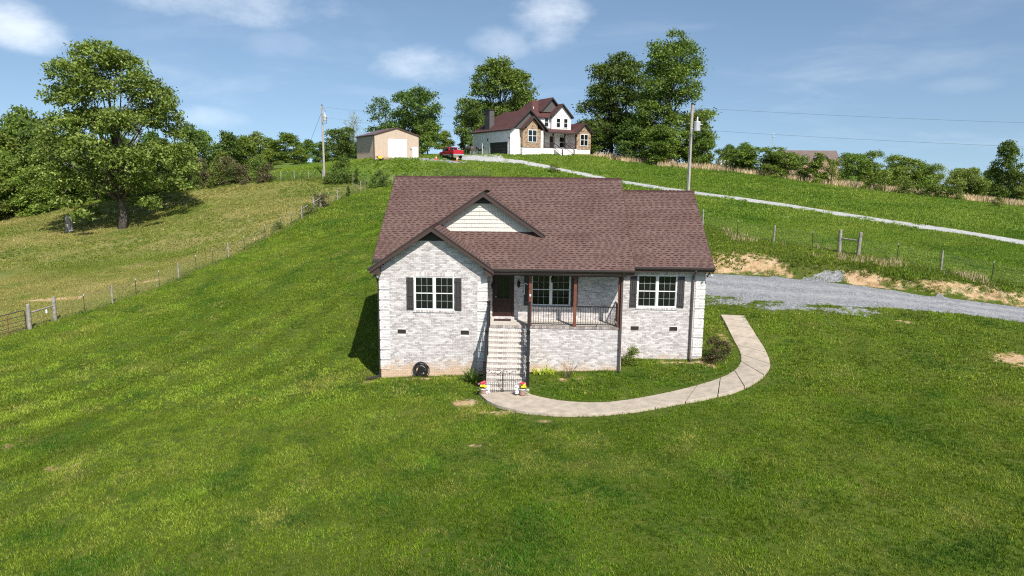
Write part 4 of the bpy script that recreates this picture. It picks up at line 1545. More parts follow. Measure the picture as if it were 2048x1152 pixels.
# garage door
gd = MB()
for k in range(4):
    gd.box(-.03, .0, .65, 5.7, .02 + k * .535, .54 + k * .535)
gd.build('garage_door', 'nbay', hill)
gfr = MB().box(-.06, .0, .5, .65, -.2, 2.30)
gfr.box(-.06, .0, 5.7, 5.85, -.2, 2.30)
gfr.box(-.06, .0, .65, 5.7, 2.16, 2.30)
gfr.build('garage_trim', 'nbrick', hill)
for yy in (.1, 6.3):
    MB().lathe((-.14, yy, 2.5), [(.05, 0), (.09, .1), (.09, .3), (.03, .45)], 6).build('lantern', 'iron', hill)
MB().box(-.14, .0, 8.2, 8.75, 1.1, 1.9).build('meter_box', 'galv', hill)
MB().tube([(-.1, 7.95, 0), (-.1, 7.95, 2.2)], .05, 6).build('conduit', 'white', hill)
for yy in (7.6, 9.7):
    MB().box(-.05, 0, yy, yy + .35, 1.35, 1.6).build('vent', 'iron', hill)


def nwindow(x0, x1, z0, z1, y, twin=True):
    f = MB()
    e = .09
    f.box(x0 - e, x1 + e, y - .06, y, z0 - e, z0)
    f.box(x0 - e, x1 + e, y - .06, y, z1, z1 + e)
    f.box(x0 - e, x0, y - .06, y, z0, z1)
    f.box(x1, x1 + e, y - .06, y, z0, z1)
    zm = z0 + (z1 - z0) * .52
    f.box(x0, x1, y - .05, y, zm - .035, zm + .035)
    xm = (x0 + x1) / 2
    if twin:
        f.box(xm - .05, xm + .05, y - .055, y, z0, z1)
    fo = f.build('window', 'white', hill)
    xs_ = [(x0, xm), (xm, x1)] if twin else [(x0, x1)]
    for a, b_ in xs_:
        MB().box(a, b_, y - .02, y - .005, z0, zm).build('pane', 'glass', fo)
        MB().box(a, b_, y - .02, y - .005, zm, z1).build('pane', 'glass', fo)


nwindow(3.25, 4.95, 2.2, 4.05, -.60)
nwindow(15.15, 16.75, 1.9, 3.75, .0)
nwindow(8.75, 9.55, 5.0, 6.45, 1.95, False)
nwindow(11.1, 11.85, 4.95, 6.4, 1.6, False)
nwindow(12.75, 13.5, 4.95, 6.4, 1.6, False)
nwindow(7.3, 8.2, 1.35, 3.3, 2.0, False)
nwindow(12.2, 13.2, 1.6, 3.3, 2.0, False)
MB().box(10.0, 11.0, 1.94, 2.0, 1.26, 3.35).build('door', 'door', hill)
MB().box(6.95, 14.3, -.1, 2.0, -1.0, 1.25).build('porch_base', 'nbrick', hill)
for xx in (7.05, 9.1, 11.7, 14.1):
    MB().box(xx - .1, xx + .1, -.05, .15, 1.25, 3.75).build('porch_post', 'barge', hill)
for a, b_ in ((7.15, 9.0), (11.8, 14.0)):
    r_ = MB().box(a, b_, .02, .08, 2.12, 2.2)
    r_.box(a, b_, .02, .08, 1.33, 1.40)
    ro = r_.build('porch_railing', 'barge', hill)
    n = int((b_ - a) / .16)
    bmh = MB().box(-.02, .02, .03, .07, 1.4, 2.12).mesh('baluster')
    for k in range(n):
        put('baluster', bmh, 'barge', ro, (a + .08 + k * (b_ - a) / n, 0, 0))
for k in range(7):
    MB().box(9.2, 11.6, -.1 - .30 * (k + 1), -.1 - .30 * k, -1.0, 1.25 - .178 * (k + 1)).build('step', 'nbrick', hill)
for xx in (9.15, 11.65):
    sr = MB().beam((xx, -.05, 2.2), (xx, -2.3, .95), .08, .08)
    sr.beam((xx, -.05, 1.45), (xx, -2.3, .2), .06, .06)
    sr.box(xx - .07, xx + .07, -2.37, -2.23, -.4, 1.05)
    sr.build('stair_railing', 'barge', hill)

# smoker trailer by the garage side
lu, lv = Vector((math.cos(R(31)), math.sin(R(31)), 0)), Vector((-math.sin(R(31)), math.cos(R(31)), 0))
HO = Vector((-3.94, 114.0, 0))
p = HO + lv * 12.6 - lu * 1.2
sm_ = thing('smoker_grill', 'grey barrel smoker on a stand beside the hilltop garage wall', 'grill', (p.x, p.y, Hf(p.x, p.y) + .05), R(31))
MB().tube([(0, -1.2, .95), (0, -1.15, .95), (0, 1.0, .95), (0, 1.05, .95)], [.2, .42, .42, .2], 12).build('barrel', 'vent', sm_)
fr_ = MB()
for yy in (-.9, .8):
    for xx in (-.3, .3):
        fr_.box(xx - .04, xx + .04, yy - .04, yy + .04, 0, .7)
fr_.build('stand', 'galv', sm_)
MB().tube([(0, .8, 1.3), (0, .8, 1.9)], .08, 8).build('flue', 'vent', sm_)
p = HO + lv * 9.4 - lu * .9
kg = thing('kettle_grill', 'black round kettle grill beside the hilltop garage wall', 'grill', (p.x, p.y, Hf(p.x, p.y) + .05))
MB().lathe((0, 0, .55), [(.05, 0), (.3, .12), (.36, .28), (.36, .32), (.28, .48), (.05, .56)], 12).build('bowl', 'iron', kg)
for a in range(3):
    an = a * 2.09
    MB().tube([(.15 * math.cos(an), .15 * math.sin(an), .6), (.3 * math.cos(an), .3 * math.sin(an), 0)], .02, 5).build('leg', 'iron', kg)

# ================================================================== the metal barn
M['tan_metal'] = plain('tan_sheet_metal', (.50, .395, .30), .5, .03, 1.5)
M['brown_metal'] = plain('brown_metal_trim', (.085, .04, .032), .5, .05, 3)
M['barnroof'] = plain('barn_roof_metal', (.17, .095, .085), .4, .05, 1.5)
BZ0 = Hf(-24.06, 104.1) + .02
barn = thing('metal_barn', 'tan metal barn with a white roll-up door beside the hilltop drive', 'barn', (-24.06, 104.1, BZ0), R(31))
BW, BD, BE, BP = 7.2, 9.0, 3.75, 4.85
mb = MB()
mb.prism([(0, 0, -.6), (BW, 0, -.6), (BW, 0, BE), (BW / 2, 0, BP), (0, 0, BE)], (0, BD, 0))
bw = mb.build('wall', 'tan_metal', barn)
rb1, rb2 = MB(), MB()
n = 34
for k in range(n + 1):
    x = k * BW / n
    zt = BE + (BP - BE) * (1 - abs(x - BW / 2) / (BW / 2))
    if 2.1 < x < 5.25:
        rb1.box(x - .025, x + .025, -.022, .0, 3.2, zt - .03)
    else:
        rb1.box(x - .025, x + .025, -.022, .0, -.4, zt - .03)
for k in range(28):
    y = (k + .5) * BD / 28
    rb1.box(-.022, .0, y - .03, y + .03, -.4, BE - .03)
    rb1.box(BW, BW + .022, y - .03, y + .03, -.4, BE - .03)
rb1.build('panel_ribs', 'tan_metal', bw, kind='stuff')
rf = MB()
for sg in (-1, 1):
    e = BW / 2 + sg * (BW / 2 + .22)
    ez = BE - (BP - BE) * .22 / (BW / 2)
    rf.prism([(BW / 2, -.15, BP + .05), (e, -.15, ez + .05), (e, BD + .15, ez + .05), (BW / 2, BD + .15, BP + .05)], (0, 0, -.06))
ro = rf.build('roof', 'barnroof', barn)
tr = MB()
for sg in (-1, 1):
    e = BW / 2 + sg * (BW / 2 + .23)
    ez = BE - (BP - BE) * .23 / (BW / 2)
    tr.prism([(BW / 2, -.155, BP + .06), (e, -.155, ez + .06), (e, -.155, ez - .10), (BW / 2, -.155, BP - .10)], (0, -.03, 0))
for xx in (-.03, BW - .07):
    tr.box(xx, xx + .10, -.03, -.0, -.4, BE - .05)
tr.box(-.03, 0, 0, .10, -.4, BE - .05)
tr.box(-.2, -.12, -.1, BD + .1, BE - .16, BE - .02)
tr.build('trim', 'brown_metal', barn)
rd = MB().box(2.15, 5.20, -.005, .0, -.3, 3.15).build('roll_door', 'white', barn)
sl_ = MB().box(0, 3.05, -.03, 0, 0, .27).mesh('door_slat')
for k in range(11):
    put('door_slat', sl_, 'white', rd, (2.15, -.006, .02 + k * .285))
md = MB().box(6.12, 7.00, -.03, -.0, -.1, 2.05).build('side_door', 'white', barn)
MB().box(6.04, 6.12, -.05, 0, -.1, 2.13).build('door_frame', 'galv', md)
MB().box(5.78, 5.98, -.2, -.02, 1.72, 1.9).build('wall_light', 'galv', barn)
barn_u, barn_v = lu, lv
BO = Vector((-24.06, 104.1, 0))
p = BO + lu * 1.2 - lv * .7
wp = thing('lumber_pile', 'stack of pale boards lying against the tan barn front', 'lumber', (p.x, p.y, Hf(p.x, p.y)), R(31))
bdm = MB().box(-1.0, 1.0, -.1, .1, 0, .06).mesh('board')
rr = random.Random(4)
M['lumber'] = plain('pale_lumber', (.55, .40, .27), .8, .12, 3)
for k in range(9):
    put('board', bdm, 'lumber', wp, (.3 + rr.uniform(-.15, .15), (k % 2) * .22 - .1, .05 + (k // 2) * .13), (0, 0, rr.uniform(-.04, .04)))
p = BO + lu * .55 - lv * .9
wb = thing('wheelbarrow', 'wheelbarrow parked at the corner of the tan barn', 'wheelbarrow', (p.x, p.y, Hf(p.x, p.y)), R(31))
MB().prism([(-.45, -.3, .7), (.4, -.3, .62), (.2, -.3, .32), (-.25, -.3, .35)], (0, .6, 0)).build('tray', 'petal_y', wb)
MB().tube([(.5, -.05, .2), (.5, .05, .2)], .2, 12).build('wheel', 'rubber', wb)
hb = MB()
for sg in (-.22, .22):
    hb.tube([(.5, sg * .3, .2), (-.2, sg, .4), (-.9, sg, .7)], .025, 5)
    hb.tube([(-.2, sg, .4), (-.35, sg, 0)], .02, 5)
hb.build('frame', 'wood', wb)

# ================================================================== red pickup and cones
M['redpaint'] = plain('red_car_paint', (.42, .008, .014), .22, .04, 2, spec=.6)
M['chrome'] = plain('chrome', (.72, .72, .73), .25, .03, 3, metal=.8)
M['plastic_tail'] = plain('tail_lamp', (.35, .01, .01), .3, .05, 3)
M['cone'] = plain('cone_orange', (.85, .12, .04), .6, .05, 3)
tx, ty = -13.1, 109.6
truck = thing('pickup_truck', 'red pickup truck with silver sills parked beside the tan barn', 'truck', (tx, ty, Hf(tx, ty) + .06), R(90 + 32))
truck.scale = (.95, .95, .92)
# local: +x forward, y left, z up; length 5.6, width 1.95
low = MB()
low.prism([(2.75, -.93, .55), (2.78, -.93, .95), (2.55, -.93, 1.10), (1.35, -.93, 1.18), (-.75, -.93, 1.18), (-2.75, -.93, 1.18), (-2.78, -.93, .62), (-2.2, -.93, .55)], (0, 1.86, 0))
low.build('body', 'redpaint', truck, bevel=.05)
MB().prism([(1.40, -.86, 1.17), (.75, -.74, 1.82), (.45, -.72, 1.88), (-.62, -.72, 1.88), (-.78, -.76, 1.80), (-.86, -.86, 1.17)], (0, 1.50, 0)).build('cab_far', 'redpaint', truck)
cab = MB()
cab.prism([(1.40, -.87, 1.17), (.72, -.78, 1.80), (.45, -.76, 1.87), (-.62, -.76, 1.87), (-.80, -.78, 1.80), (-.90, -.87, 1.17)], (0, .2, 0))
cab.box(-.85, .6, -.78, .78, 1.80, 1.885)
cab.box(-.92, -.80, -.86, .86, 1.17, 1.32)
cab.prism([(1.40, .87, 1.17), (.72, .78, 1.80), (.45, .76, 1.87), (-.62, .76, 1.87), (-.80, .78, 1.80), (-.90, .87, 1.17)], (0, -.2, 0))
cab.build('cab', 'redpaint', truck, bevel=.03)
for sg in (-1, 1):
    y0_ = sg * .875
    for a, b2, zt0, zt1 in ((1.12, .22, 1.24, 1.72), (.10, -.70, 1.24, 1.74)):
        pts = [(a, y0_, 1.25), (b2, y0_, 1.25), (b2, sg * .79, 1.74), (min(a, .66), sg * .79, 1.74)]
        MB().prism(pts, (0, sg * .012, 0)).build('side_window', 'glass', truck)
MB().prism([(-.885, -.66, 1.34), (-.885, .66, 1.34), (-.825, .64, 1.76), (-.825, -.64, 1.76)], (-.03, 0, 0)).build('rear_window', 'glass', truck)
MB().prism([(1.36, -.74, 1.22), (1.36, .74, 1.22), (.80, .66, 1.78), (.80, -.66, 1.78)], (.03, 0, .03)).build('windscreen', 'glass', truck)
MB().box(-2.62, -1.0, -.72, .72, 1.175, 1.19).build('bed_floor', 'rubber', truck)
bdw = MB().box(-2.74, -.95, -.93, -.80, 1.18, 1.40)
bdw.box(-2.74, -.95, .80, .93, 1.18, 1.40)
bdw.build('bed_side', 'redpaint', truck, bevel=.03)
MB().box(-2.80, -2.70, -.82, .82, .72, 1.38).build('tailgate', 'redpaint', truck, bevel=.02)
MB().box(-2.96, -2.74, -.93, .93, .46, .70).build('rear_bumper', 'chrome', truck, bevel=.03)
MB().box(2.72, 2.90, -.93, .93, .46, .70).build('front_bumper', 'chrome', truck, bevel=.03)
for sg in (-1, 1):
    MB().box(-2.82, -2.72, sg * .88 - .06, sg * .88 + .06, .82, 1.22).build('tail_light', 'plastic_tail', truck)
    MB().box(2.72, 2.80, sg * .72 - .16, sg * .72 + .16, .80, .98).build('headlight', 'chrome', truck)
    MB().box(-1.35, 1.35, sg * .935 - .015, sg * .935 + .015, .52, .70).build('sill_trim', 'chrome', truck)
    MB().box(1.0, 1.2, sg * 1.02 - .1, sg * 1.02 + .1, 1.2, 1.36).build('mirror', 'rubber', truck)
tym = MB().tube([(0, -.13, 0), (0, -.11, 0), (0, .11, 0), (0, .13, 0)], [.33, .385, .385, .33], 18).mesh('tyre', smooth=False)
rmm = MB().tube([(0, -.14, 0), (0, .14, 0)], [.21, .21], 12).mesh('rim')
for wx in (1.80, -1.75):
    for sg in (-1, 1):
        wo_ = put('wheel', tym, 'rubber', truck, (wx, sg * .82, .385))
        put('rim', rmm, 'chrome', wo_)
        ar = MB().tube([(wx, sg * .90, .40), (wx, sg * .945, .40)], [.47, .47], 18).build('wheel_arch', 'rubber', truck)
for cx_, cy_, lb in ((-15.1, 107.0, 'small orange cone on gravel by the front wheel of the red pickup'), (-11.9, 107.2, 'small orange cone on gravel behind the red pickup tailgate')):
    cn = thing('traffic_cone', lb, 'cone', (cx_, cy_, Hf(cx_, cy_) + .02), group='orange cones by the pickup')
    MB().lathe((0, 0, .04), [(.17, 0), (.04, .58), (.03, .62)], 12).build('cone_body', 'cone', cn)
    MB().box(-.24, .24, -.24, .24, 0, .045).build('base', 'cone', cn)
    MB().lathe((0, 0, .04), [(.128, .22), (.105, .34)], 12).build('band', 'white', cn)

# ================================================================== far roofs, camper
M['froof'] = plain('grey_brown_shingle', (.155, .115, .10), .9, .12, 1.0)
fz = Hf(66, 172) + 1.2
far = thing('distant_house', 'grey-brown roofed house showing above the shrubs on the far ridge', 'house', (58.0, 172, fz - .5), R(-4))
far.scale = (.84, .84, .86)
MB().box(0, 16.0, 0, 9, -2, 5.6).build('wall', 'nstone', far)
fr = MB()
fr.prism([(-.5, -.5, 5.5), (16.5, -.5, 5.5), (12.5, 4.5, 9.0), (2.8, 4.5, 9.0)], th)
fr.prism([(-.5, 9.5, 5.5), (-.5, -.5, 5.5), (2.8, 4.5, 9.0)], th)
fr.prism([(16.5, -.5, 5.5), (16.5, 9.5, 5.5), (12.5, 4.5, 9.0)], th)
fr.prism([(16.5, 9.5, 5.5), (-.5, 9.5, 5.5), (2.8, 4.5, 9.0), (12.5, 4.5, 9.0)], th)
fr.build('roof', 'froof', far)
gable_roof('gable_roof', far, 14.6, 1.9, -2.2, 5, 7.4, 5.6, 'froof')
MB().box(12.9, 16.3, -1.8, 0, -2, 5.6).build('gable_wall', 'nstone', far)
gable_face('gable_face', far, 14.6, 1.7, -1.8, 5.6, 7.2, 'nstone')
d_ = gable_roof('dormer_roof', far, 6.4, 1.2, .6, 4, 8.3, 7.2, 'froof')
MB().box(5.4, 7.4, .9, 3.2, 6, 7.2).build('dormer_wall', 'nsiding', far)
e2 = MB()
e2.prism([(15.5, 1.0, 5.6), (20.0, 1.0, 5.6), (20.0, 5.2, 9.0), (11.5, 5.2, 9.0)], th)
e2.prism([(20.0, 9.4, 5.6), (15.5, 9.4, 5.6), (11.5, 5.2, 9.0), (20.0, 5.2, 9.0)], th)
e2.build('wing_roof', 'froof', far)
MB().prism([(19.6, 1.4, -2), (19.6, 9, -2), (19.6, 9, 5.7), (19.6, 5.2, 8.7), (19.6, 1.4, 5.7)], (-4, 0, 0)).build('wing_wall', 'nstone', far)
mp = thing('antenna_mast', 'slim pale antenna mast beside the far ridge house', 'antenna', (57.6, 170.5, fz))
MB().tube([(0, 0, -1.6), (0, 0, 11.2)], .07, 6).build('mast', 'galv', mp)
MB().tube([(.1, 0, 10.2), (.35, -.1, 10.2)], [.3, .05], 10).build('dish', 'galv', mp)
MB().box(-.5, .5, -.03, .03, 10.9, 10.98).build('cross_arm', 'galv', mp)

rvx, rvy = 32.2, 118.0
rv = thing('camper_trailer', 'small white camper trailer half hidden behind the ridge shrubs', 'camper', (rvx, rvy, Hf(rvx, rvy) - .1), R(20))
rv.scale = (.6, .6, .6)
MB().prism([(-2.2, -1, .5), (2.2, -1, .5), (2.4, -1, 1.6), (1.8, -1, 2.7), (-2.0, -1, 2.7), (-2.3, -1, 1.8)], (0, 2, 0)).build('body', 'white', rv, bevel=.1)
MB().box(-.9, .4, -1.02, -1.0, 1.5, 2.2).build('window', 'glass', rv)
MB().box(-2.2, 2.2, -1.015, -1.0, .9, 1.15).build('stripe', 'vent', rv)
MB().tube([(0, -1.0, .35), (0, -.8, .35)], .35, 14).build('wheel', 'rubber', rv)

# ================================================================== utility poles and lines
def catenary(a, b, sag, n=16):
    a, b = Vector(a), Vector(b)
    return [a.lerp(b, k / n) - UZ * (sag * 4 * (k / n) * (1 - k / n)) for k in range(n + 1)]


def utility_pole(x, y, ztop, label, facing):
    z0 = Hf(x, y)
    h = ztop - z0
    o = thing('utility_pole', label, 'utility pole', (x, y, z0), group='wooden utility poles')
    MB().tube([(0, 0, -.5), (0, 0, h * .5), (0, 0, h)], [.17, .14, .11], 12).build('pole', 'polewood', o)
    MB().lathe((0, 0, h), [(.115, -.06), (.12, .0), (.12, .05), (.05, .08)], 12).build('pole_cap', 'rubber', o)
    c = (facing * .42, -.15, h - 2.15)
    t_ = MB().lathe(c, [(.10, -.04), (.26, 0), (.27, .06), (.27, .72), (.25, .76), (.06, .80)], 14).build('transformer', 'galv', o)
    MB().lathe((c[0], c[1], c[2] + .80), [(.05, 0), (.08, .05), (.04, .1), (.08, .15), (.04, .2), (.07, .26), (.02, .34)], 8).build('bushing', 'white', t_)
    for k in (-1, 0, 1):
        MB().tube([(c[0] + facing * .22, c[1] + k * .14 - .05, c[2] + .5), (c[0] + facing * .36, c[1] + k * .16 - .12, c[2] + .52)], [.045, .03], 6).build('terminal', 'white', t_)
    MB().box(min(0, c[0]), max(0, c[0]), -.12, -.06, c[2] + .15, c[2] + .24).build('bracket', 'galv', o)
    MB().tube([(facing * .06, -.05, h - .3), (facing * .35, -.1, h - .5), (facing * .55, -.15, h - .95), (c[0], c[1], c[2] + 1.12)], .016, 5).build('drop_lead', 'cable', o)
    MB().tube([(c[0] + facing * .3, c[1] - .1, c[2] + .4), (c[0] + facing * .25, c[1] - .1, c[2] - .35), (.1, -.16, c[2] - .45), (0, -.14, c[2] - .1)], .03, 5).build('cable_loop', 'cable', o)
    MB().tube([(-.02, -.16, c[2] - .1), (-.02, -.18, .0)], .028, 5).build('ground_conduit', 'galv', o)
    MB().tube([(-.5 * facing, 0, h - .38), (.4 * facing, 0, h - .34)], .02, 5).build('insulator_pin', 'galv', o)
    return o


P1 = (12.7, 57.1, 14.85)
P2 = (-29.8, 97.6, 18.35)
utility_pole(*P1, 'weathered utility pole with grey transformer rising behind the house roof', 1)
utility_pole(*P2, 'slim utility pole with transformer standing along the back wire fence', 1)
P3 = Vector((95, 46, 13.2))
for a, b_, sag, lb in ((Vector(P2) + UZ * -.2, Vector(P1) + UZ * -.3, 1.0, 'upper power line strung between the two utility poles'),
                       (Vector(P2) + UZ * -1.6, Vector(P1) + UZ * -1.9, 1.0, 'lower power line strung between the two utility poles'),
                       (Vector(P1) + UZ * -.3, P3, 1.0, 'upper power line crossing the sky from the near pole'),
                       (Vector(P1) + UZ * -2.0, P3 - UZ * 1.9, 1.0, 'lower power line crossing the sky from the near pole')):
    tag(MB().tube(catenary(a, b_, sag), .008, 5).build('power_line', 'cable'), lb, 'power line', 'power lines overhead')
gy_ = MB().tube([(P2[0], P2[1], P2[2] - .8), (P2[0] - 5.5, P2[1] + 5.5, Hf(P2[0] - 5.5, P2[1] + 5.5))], .02, 5).build('guy_wire', 'cable')
tag(gy_, 'slanting guy wire bracing the pole on the back fence', 'guy wire')

# ================================================================== fences
tpm = MB()
tpm.box(-.022, .022, -.006, .006, -.3, 1.28)
tpm.box(-.006, .006, -.006, .03, -.3, 1.28)
tpost = tpm.mesh('steel_post')
ttip = MB().box(-.026, .026, -.012, .034, 1.16, 1.30).mesh('post_tip')
wpm = MB().lathe((0, 0, 0), [(.075, -.3), (.07, .6), (.065, 1.32), (.05, 1.36)], 9).mesh('wood_post')
bpm = MB().lathe((0, 0, 0), [(.13, -.3), (.125, .8), (.11, 1.62), (.09, 1.66)], 10).mesh('gate_post')


def fence(name, label, pts, kinds, rails=(), loc=None):
    """kinds: t steel post, w wood post, b big wood post, - none"""
    x0, y0 = pts[0]
    o = thing(name, label, 'fence', (x0, y0, Hf(x0, y0)))
    zb = Hf(x0, y0)
    pos = []
    rr = random.Random(len(pts))
    for (x, y), k in zip(pts, kinds):
        z = Hf(x, y)
        pos.append(Vector((x - x0, y - y0, z - zb)))
        rot = (rr.uniform(-.03, .03), rr.uniform(-.03, .03), rr.uniform(0, 3))
        if k == 't':
            s_ = put('steel_post', tpost, 'tpost', o, pos[-1], rot)
            put('post_tip', ttip, 'galv', s_)
        elif k == 'w':
            put('wood_post', wpm, 'wood', o, pos[-1], rot, (1, 1, rr.uniform(.92, 1.05)))
        elif k == 'b':
            put('wood_post', bpm, 'wood', o, pos[-1], rot)
    wm = MB()
    for hz in (.12, .38, .62, .86, 1.08):
        wm.tube([p + UZ * hz for p in pos], .005, 4)
    for p, q in zip(pos[:-1], pos[1:]):
        n = max(1, int((q - p).length / .45))
        for j in range(1, n):
            a = p.lerp(q, j / n)
            wm.tube([a + UZ * .12, a + UZ * 1.08], .0035, 3, cap=False)
    wm.build('wire_mesh', 'wire', o, org=(0, 0, 0))
    for i, j in rails:
        MB().tube([pos[i] + UZ * 1.05, pos[j] + UZ * 1.05], .055, 7).build('brace_rail', 'wood', o, org=(0, 0, 0))
    return o


lk = ['b', 'b', 't', 'w', 't', 't', 'w', 't', 't', 'w', 't', 't', 't', 't', 'w', 'b', 'b', 't', 'w', 't', 't', 'w', 't', 'w']
fence('wire_fence', 'wire fence climbing the slope between the lawn and the yellow pasture', [tuple(p) for p in LF[2:]], lk, [(0, 1), (14, 15), (15, 16)])
bk_ = ['-', 'w', 'w', 'w', 'w', 't', 'w', 't', 'w', 't', 'w', 't', 'w', 't', 'w', 't', 'w', 'w', 't', 't', 't', 't', 't']
fence('wire_fence', 'wire fence with mixed posts running across the hill behind the house', [tuple(p) for p in BF], bk_)
rk_ = ['t', 'w', 'w', 't', 'w', 't', 'b', 'b', 't', 'w', 't', 't', 'w']
fence('wire_fence', 'wire fence above the gravel drive with a braced pair of posts', [tuple(p) for p in RF], rk_, [(6, 7)])
# tube gate hung on the big corner post
gp, gq = Vector((LF[2][0] - .05, LF[2][1] - .22, 0)), Vector((LF[1][0], LF[1][1], 0))
gz = Hf(gp.x, gp.y)
gate = thing('field_gate', 'dark metal tube gate at the lower end of the pasture fence', 'gate', (gp.x, gp.y, gz))
dv = gq - gp
dz_ = Hf(gq.x, gq.y) - gz
E_ = Vector((dv.x, dv.y, dz_))
M['gatepaint'] = plain('gate_paint', (.05, .045, .042), .6, .2, 6)
MB().tube([(0, 0, .1), (0, 0, 1.25), E_ * .03 + UZ * 1.32, E_ * .97 + UZ * 1.32, E_ + UZ * 1.25, E_ + UZ * .1], .035, 8).build('gate_frame', 'gatepaint', gate)
for hz in (.18, .42, .68, 1.0):
    MB().tube([UZ * hz, E_ + UZ * hz], .02, 6).build('gate_rail', 'gatepaint', gate)
for k in (.33, .66):
    MB().tube([E_ * k + UZ * .12, E_ * k + UZ * 1.32], .022, 6).build('gate_upright', 'redwood', gate)
jx, jy = (LF[2] + LF[3]) / 2 + np.array([.12, .3])
tag(MB().lathe((jx, jy, Hf(jx, jy) + .70), [(.02, 0), (.055, .02), (.06, .18), (.025, .24), (.02, .29)], 10).build('white_jug', 'white'), 'white plastic jug hanging from the fence brace rail', 'jug')

# ================================================================== trees and shrubs
def leaf_mesh(name, centres, outward, size, rng, flat=.5, elong=.55):
    """one small bent diamond per leaf"""
    n = len(centres)
    nr = rng.normal(size=(n, 3)) + outward * .55
    nr[:, 2] += flat
    nr /= np.linalg.norm(nr, axis=1)[:, None] + 1e-9
    a = rng.normal(size=(n, 3))
    a -= nr * (a * nr).sum(1)[:, None]
    a /= np.linalg.norm(a, axis=1)[:, None] + 1e-9
    b = np.cross(nr, a)
    s = (size * rng.uniform(.6, 1.35, n))[:, None]
    V = np.empty((n, 4, 3))
    V[:, 0] = centres + a * s * .5
    V[:, 1] = centres + b * s * .5 * elong + nr * s * .06
    V[:, 2] = centres - a * s * .5 - nr * s * .10
    V[:, 3] = centres - b * s * .5 * elong + nr * s * .06
    F = np.arange(n * 4).reshape(n, 4)
    return fast_mesh(name, V.reshape(-1, 3), F)


def crown_mesh(name, lobes, size, twigs, leaves, seed, spread=.42, flat=.5, elong=.55):
    """lobes (cx, cy, cz, rx, rz): twigs spread over each lobe's upper shell, leaves round each twig"""
    rng = np.random.default_rng(seed)
    C, O = [], []
    for cx, cy, cz, rx, rz in lobes:
        n = max(6, int(twigs * rx * rx))
        d = rng.normal(size=(n, 3))
        d /= np.linalg.norm(d, axis=1)[:, None]
        d[:, 2] = np.where(d[:, 2] < -.45, -d[:, 2], d[:, 2])
        rad = rng.uniform(.45, 1.08, n) ** .6
        tw = np.array([cx, cy, cz]) + d * np.stack([rx * rad, rx * rad, rz * rad], -1)
        m = rng.integers(int(leaves * .6), int(leaves * 1.5) + 1, n)
        rep = np.repeat(np.arange(n), m)
        off = rng.normal(size=(len(rep), 3)) * spread
        off[:, 2] *= .6
        C.append(tw[rep] + off)
        O.append(d[rep])
    return leaf_mesh(name, np.concatenate(C), np.concatenate(O), size, rng, flat, elong)


def trunk_mesh(name, h, r, lobes, seed, lean=(0, 0), nlimb=14, fork=.35):
    rng = random.Random(seed)
    mb = MB()
    top = .78 * h
    n = 7
    pts, rad = [], []
    for k in range(n + 1):
        t = k / n
        pts.append((lean[0] * t * h + rng.uniform(-.012, .012) * h * (t > 0), lean[1] * t * h + rng.uniform(-.012, .012) * h * (t > 0), -.4 + (top + .4) * t))
        rad.append(r * (1.5 if k == 0 else 1.0) * (1 - .80 * t))
    mb.tube(pts, rad, 8)
    ls = sorted(lobes, key=lambda l: -l[3])[:nlimb]
    for cx, cy, cz, rx, rz in ls:
        t = max(fork * .6, min(.9, (cz / h) * .72 - .08))
        i = min(n - 1, int(t * n))
        a = Vector(pts[i]).lerp(Vector(pts[i + 1]), t * n - i)
        b = Vector((cx, cy, cz))
        r0 = r * (1 - .8 * t) * .55
        m1 = a.lerp(b, .45) + Vector((rng.uniform(-.05, .05), rng.uniform(-.05, .05), .03)) * h
        mb.tube([a, m1, b], [r0, r0 * .6, r0 * .22], 5)
        for q in range(3):
            e = b + Vector((rng.uniform(-1, 1) * rx, rng.uniform(-1, 1) * rx, rng.uniform(-.1, .9) * rz)) * .8
            s0 = m1.lerp(b, rng.uniform(.2, 1))
            mb.tube([s0, s0.lerp(e, .5) + UZ * .04 * h * .3, e], [r0 * .3, r0 * .2, r0 * .08], 4)
    return mb.mesh(name, smooth=True)


def auto_lobes(h, w, n, seed, lo=.18, shape='round', size=.30):
    rng = random.Random(seed)
    L = []
    for k in range(n):
        t = (k + rng.random()) / n
        if shape == 'round':
            pr = math.sin(math.pi * min(1, .12 + .84 * t) ** .85) ** .7
        elif shape == 'spread':
            pr = math.sin(math.pi * (.15 + .6 * t)) ** .5
        elif shape == 'cone':
            pr = 1.02 - t * .95
        else:
            pr = .6 + .4 * math.sin(math.pi * t)
        a = rng.uniform(0, 6.283) + k * 2.4
        rr_ = w * pr * (rng.random() ** .45) * .80
        s = w * size * rng.uniform(.7, 1.25) * (.7 if shape == 'cone' else 1)
        z = h * (lo + (1 - lo) * t) - s * .35
        L.append((rr_ * math.cos(a), rr_ * math.sin(a), z, s, s * (.42 if shape == 'spread' else .8)))
    return L


protos = {}


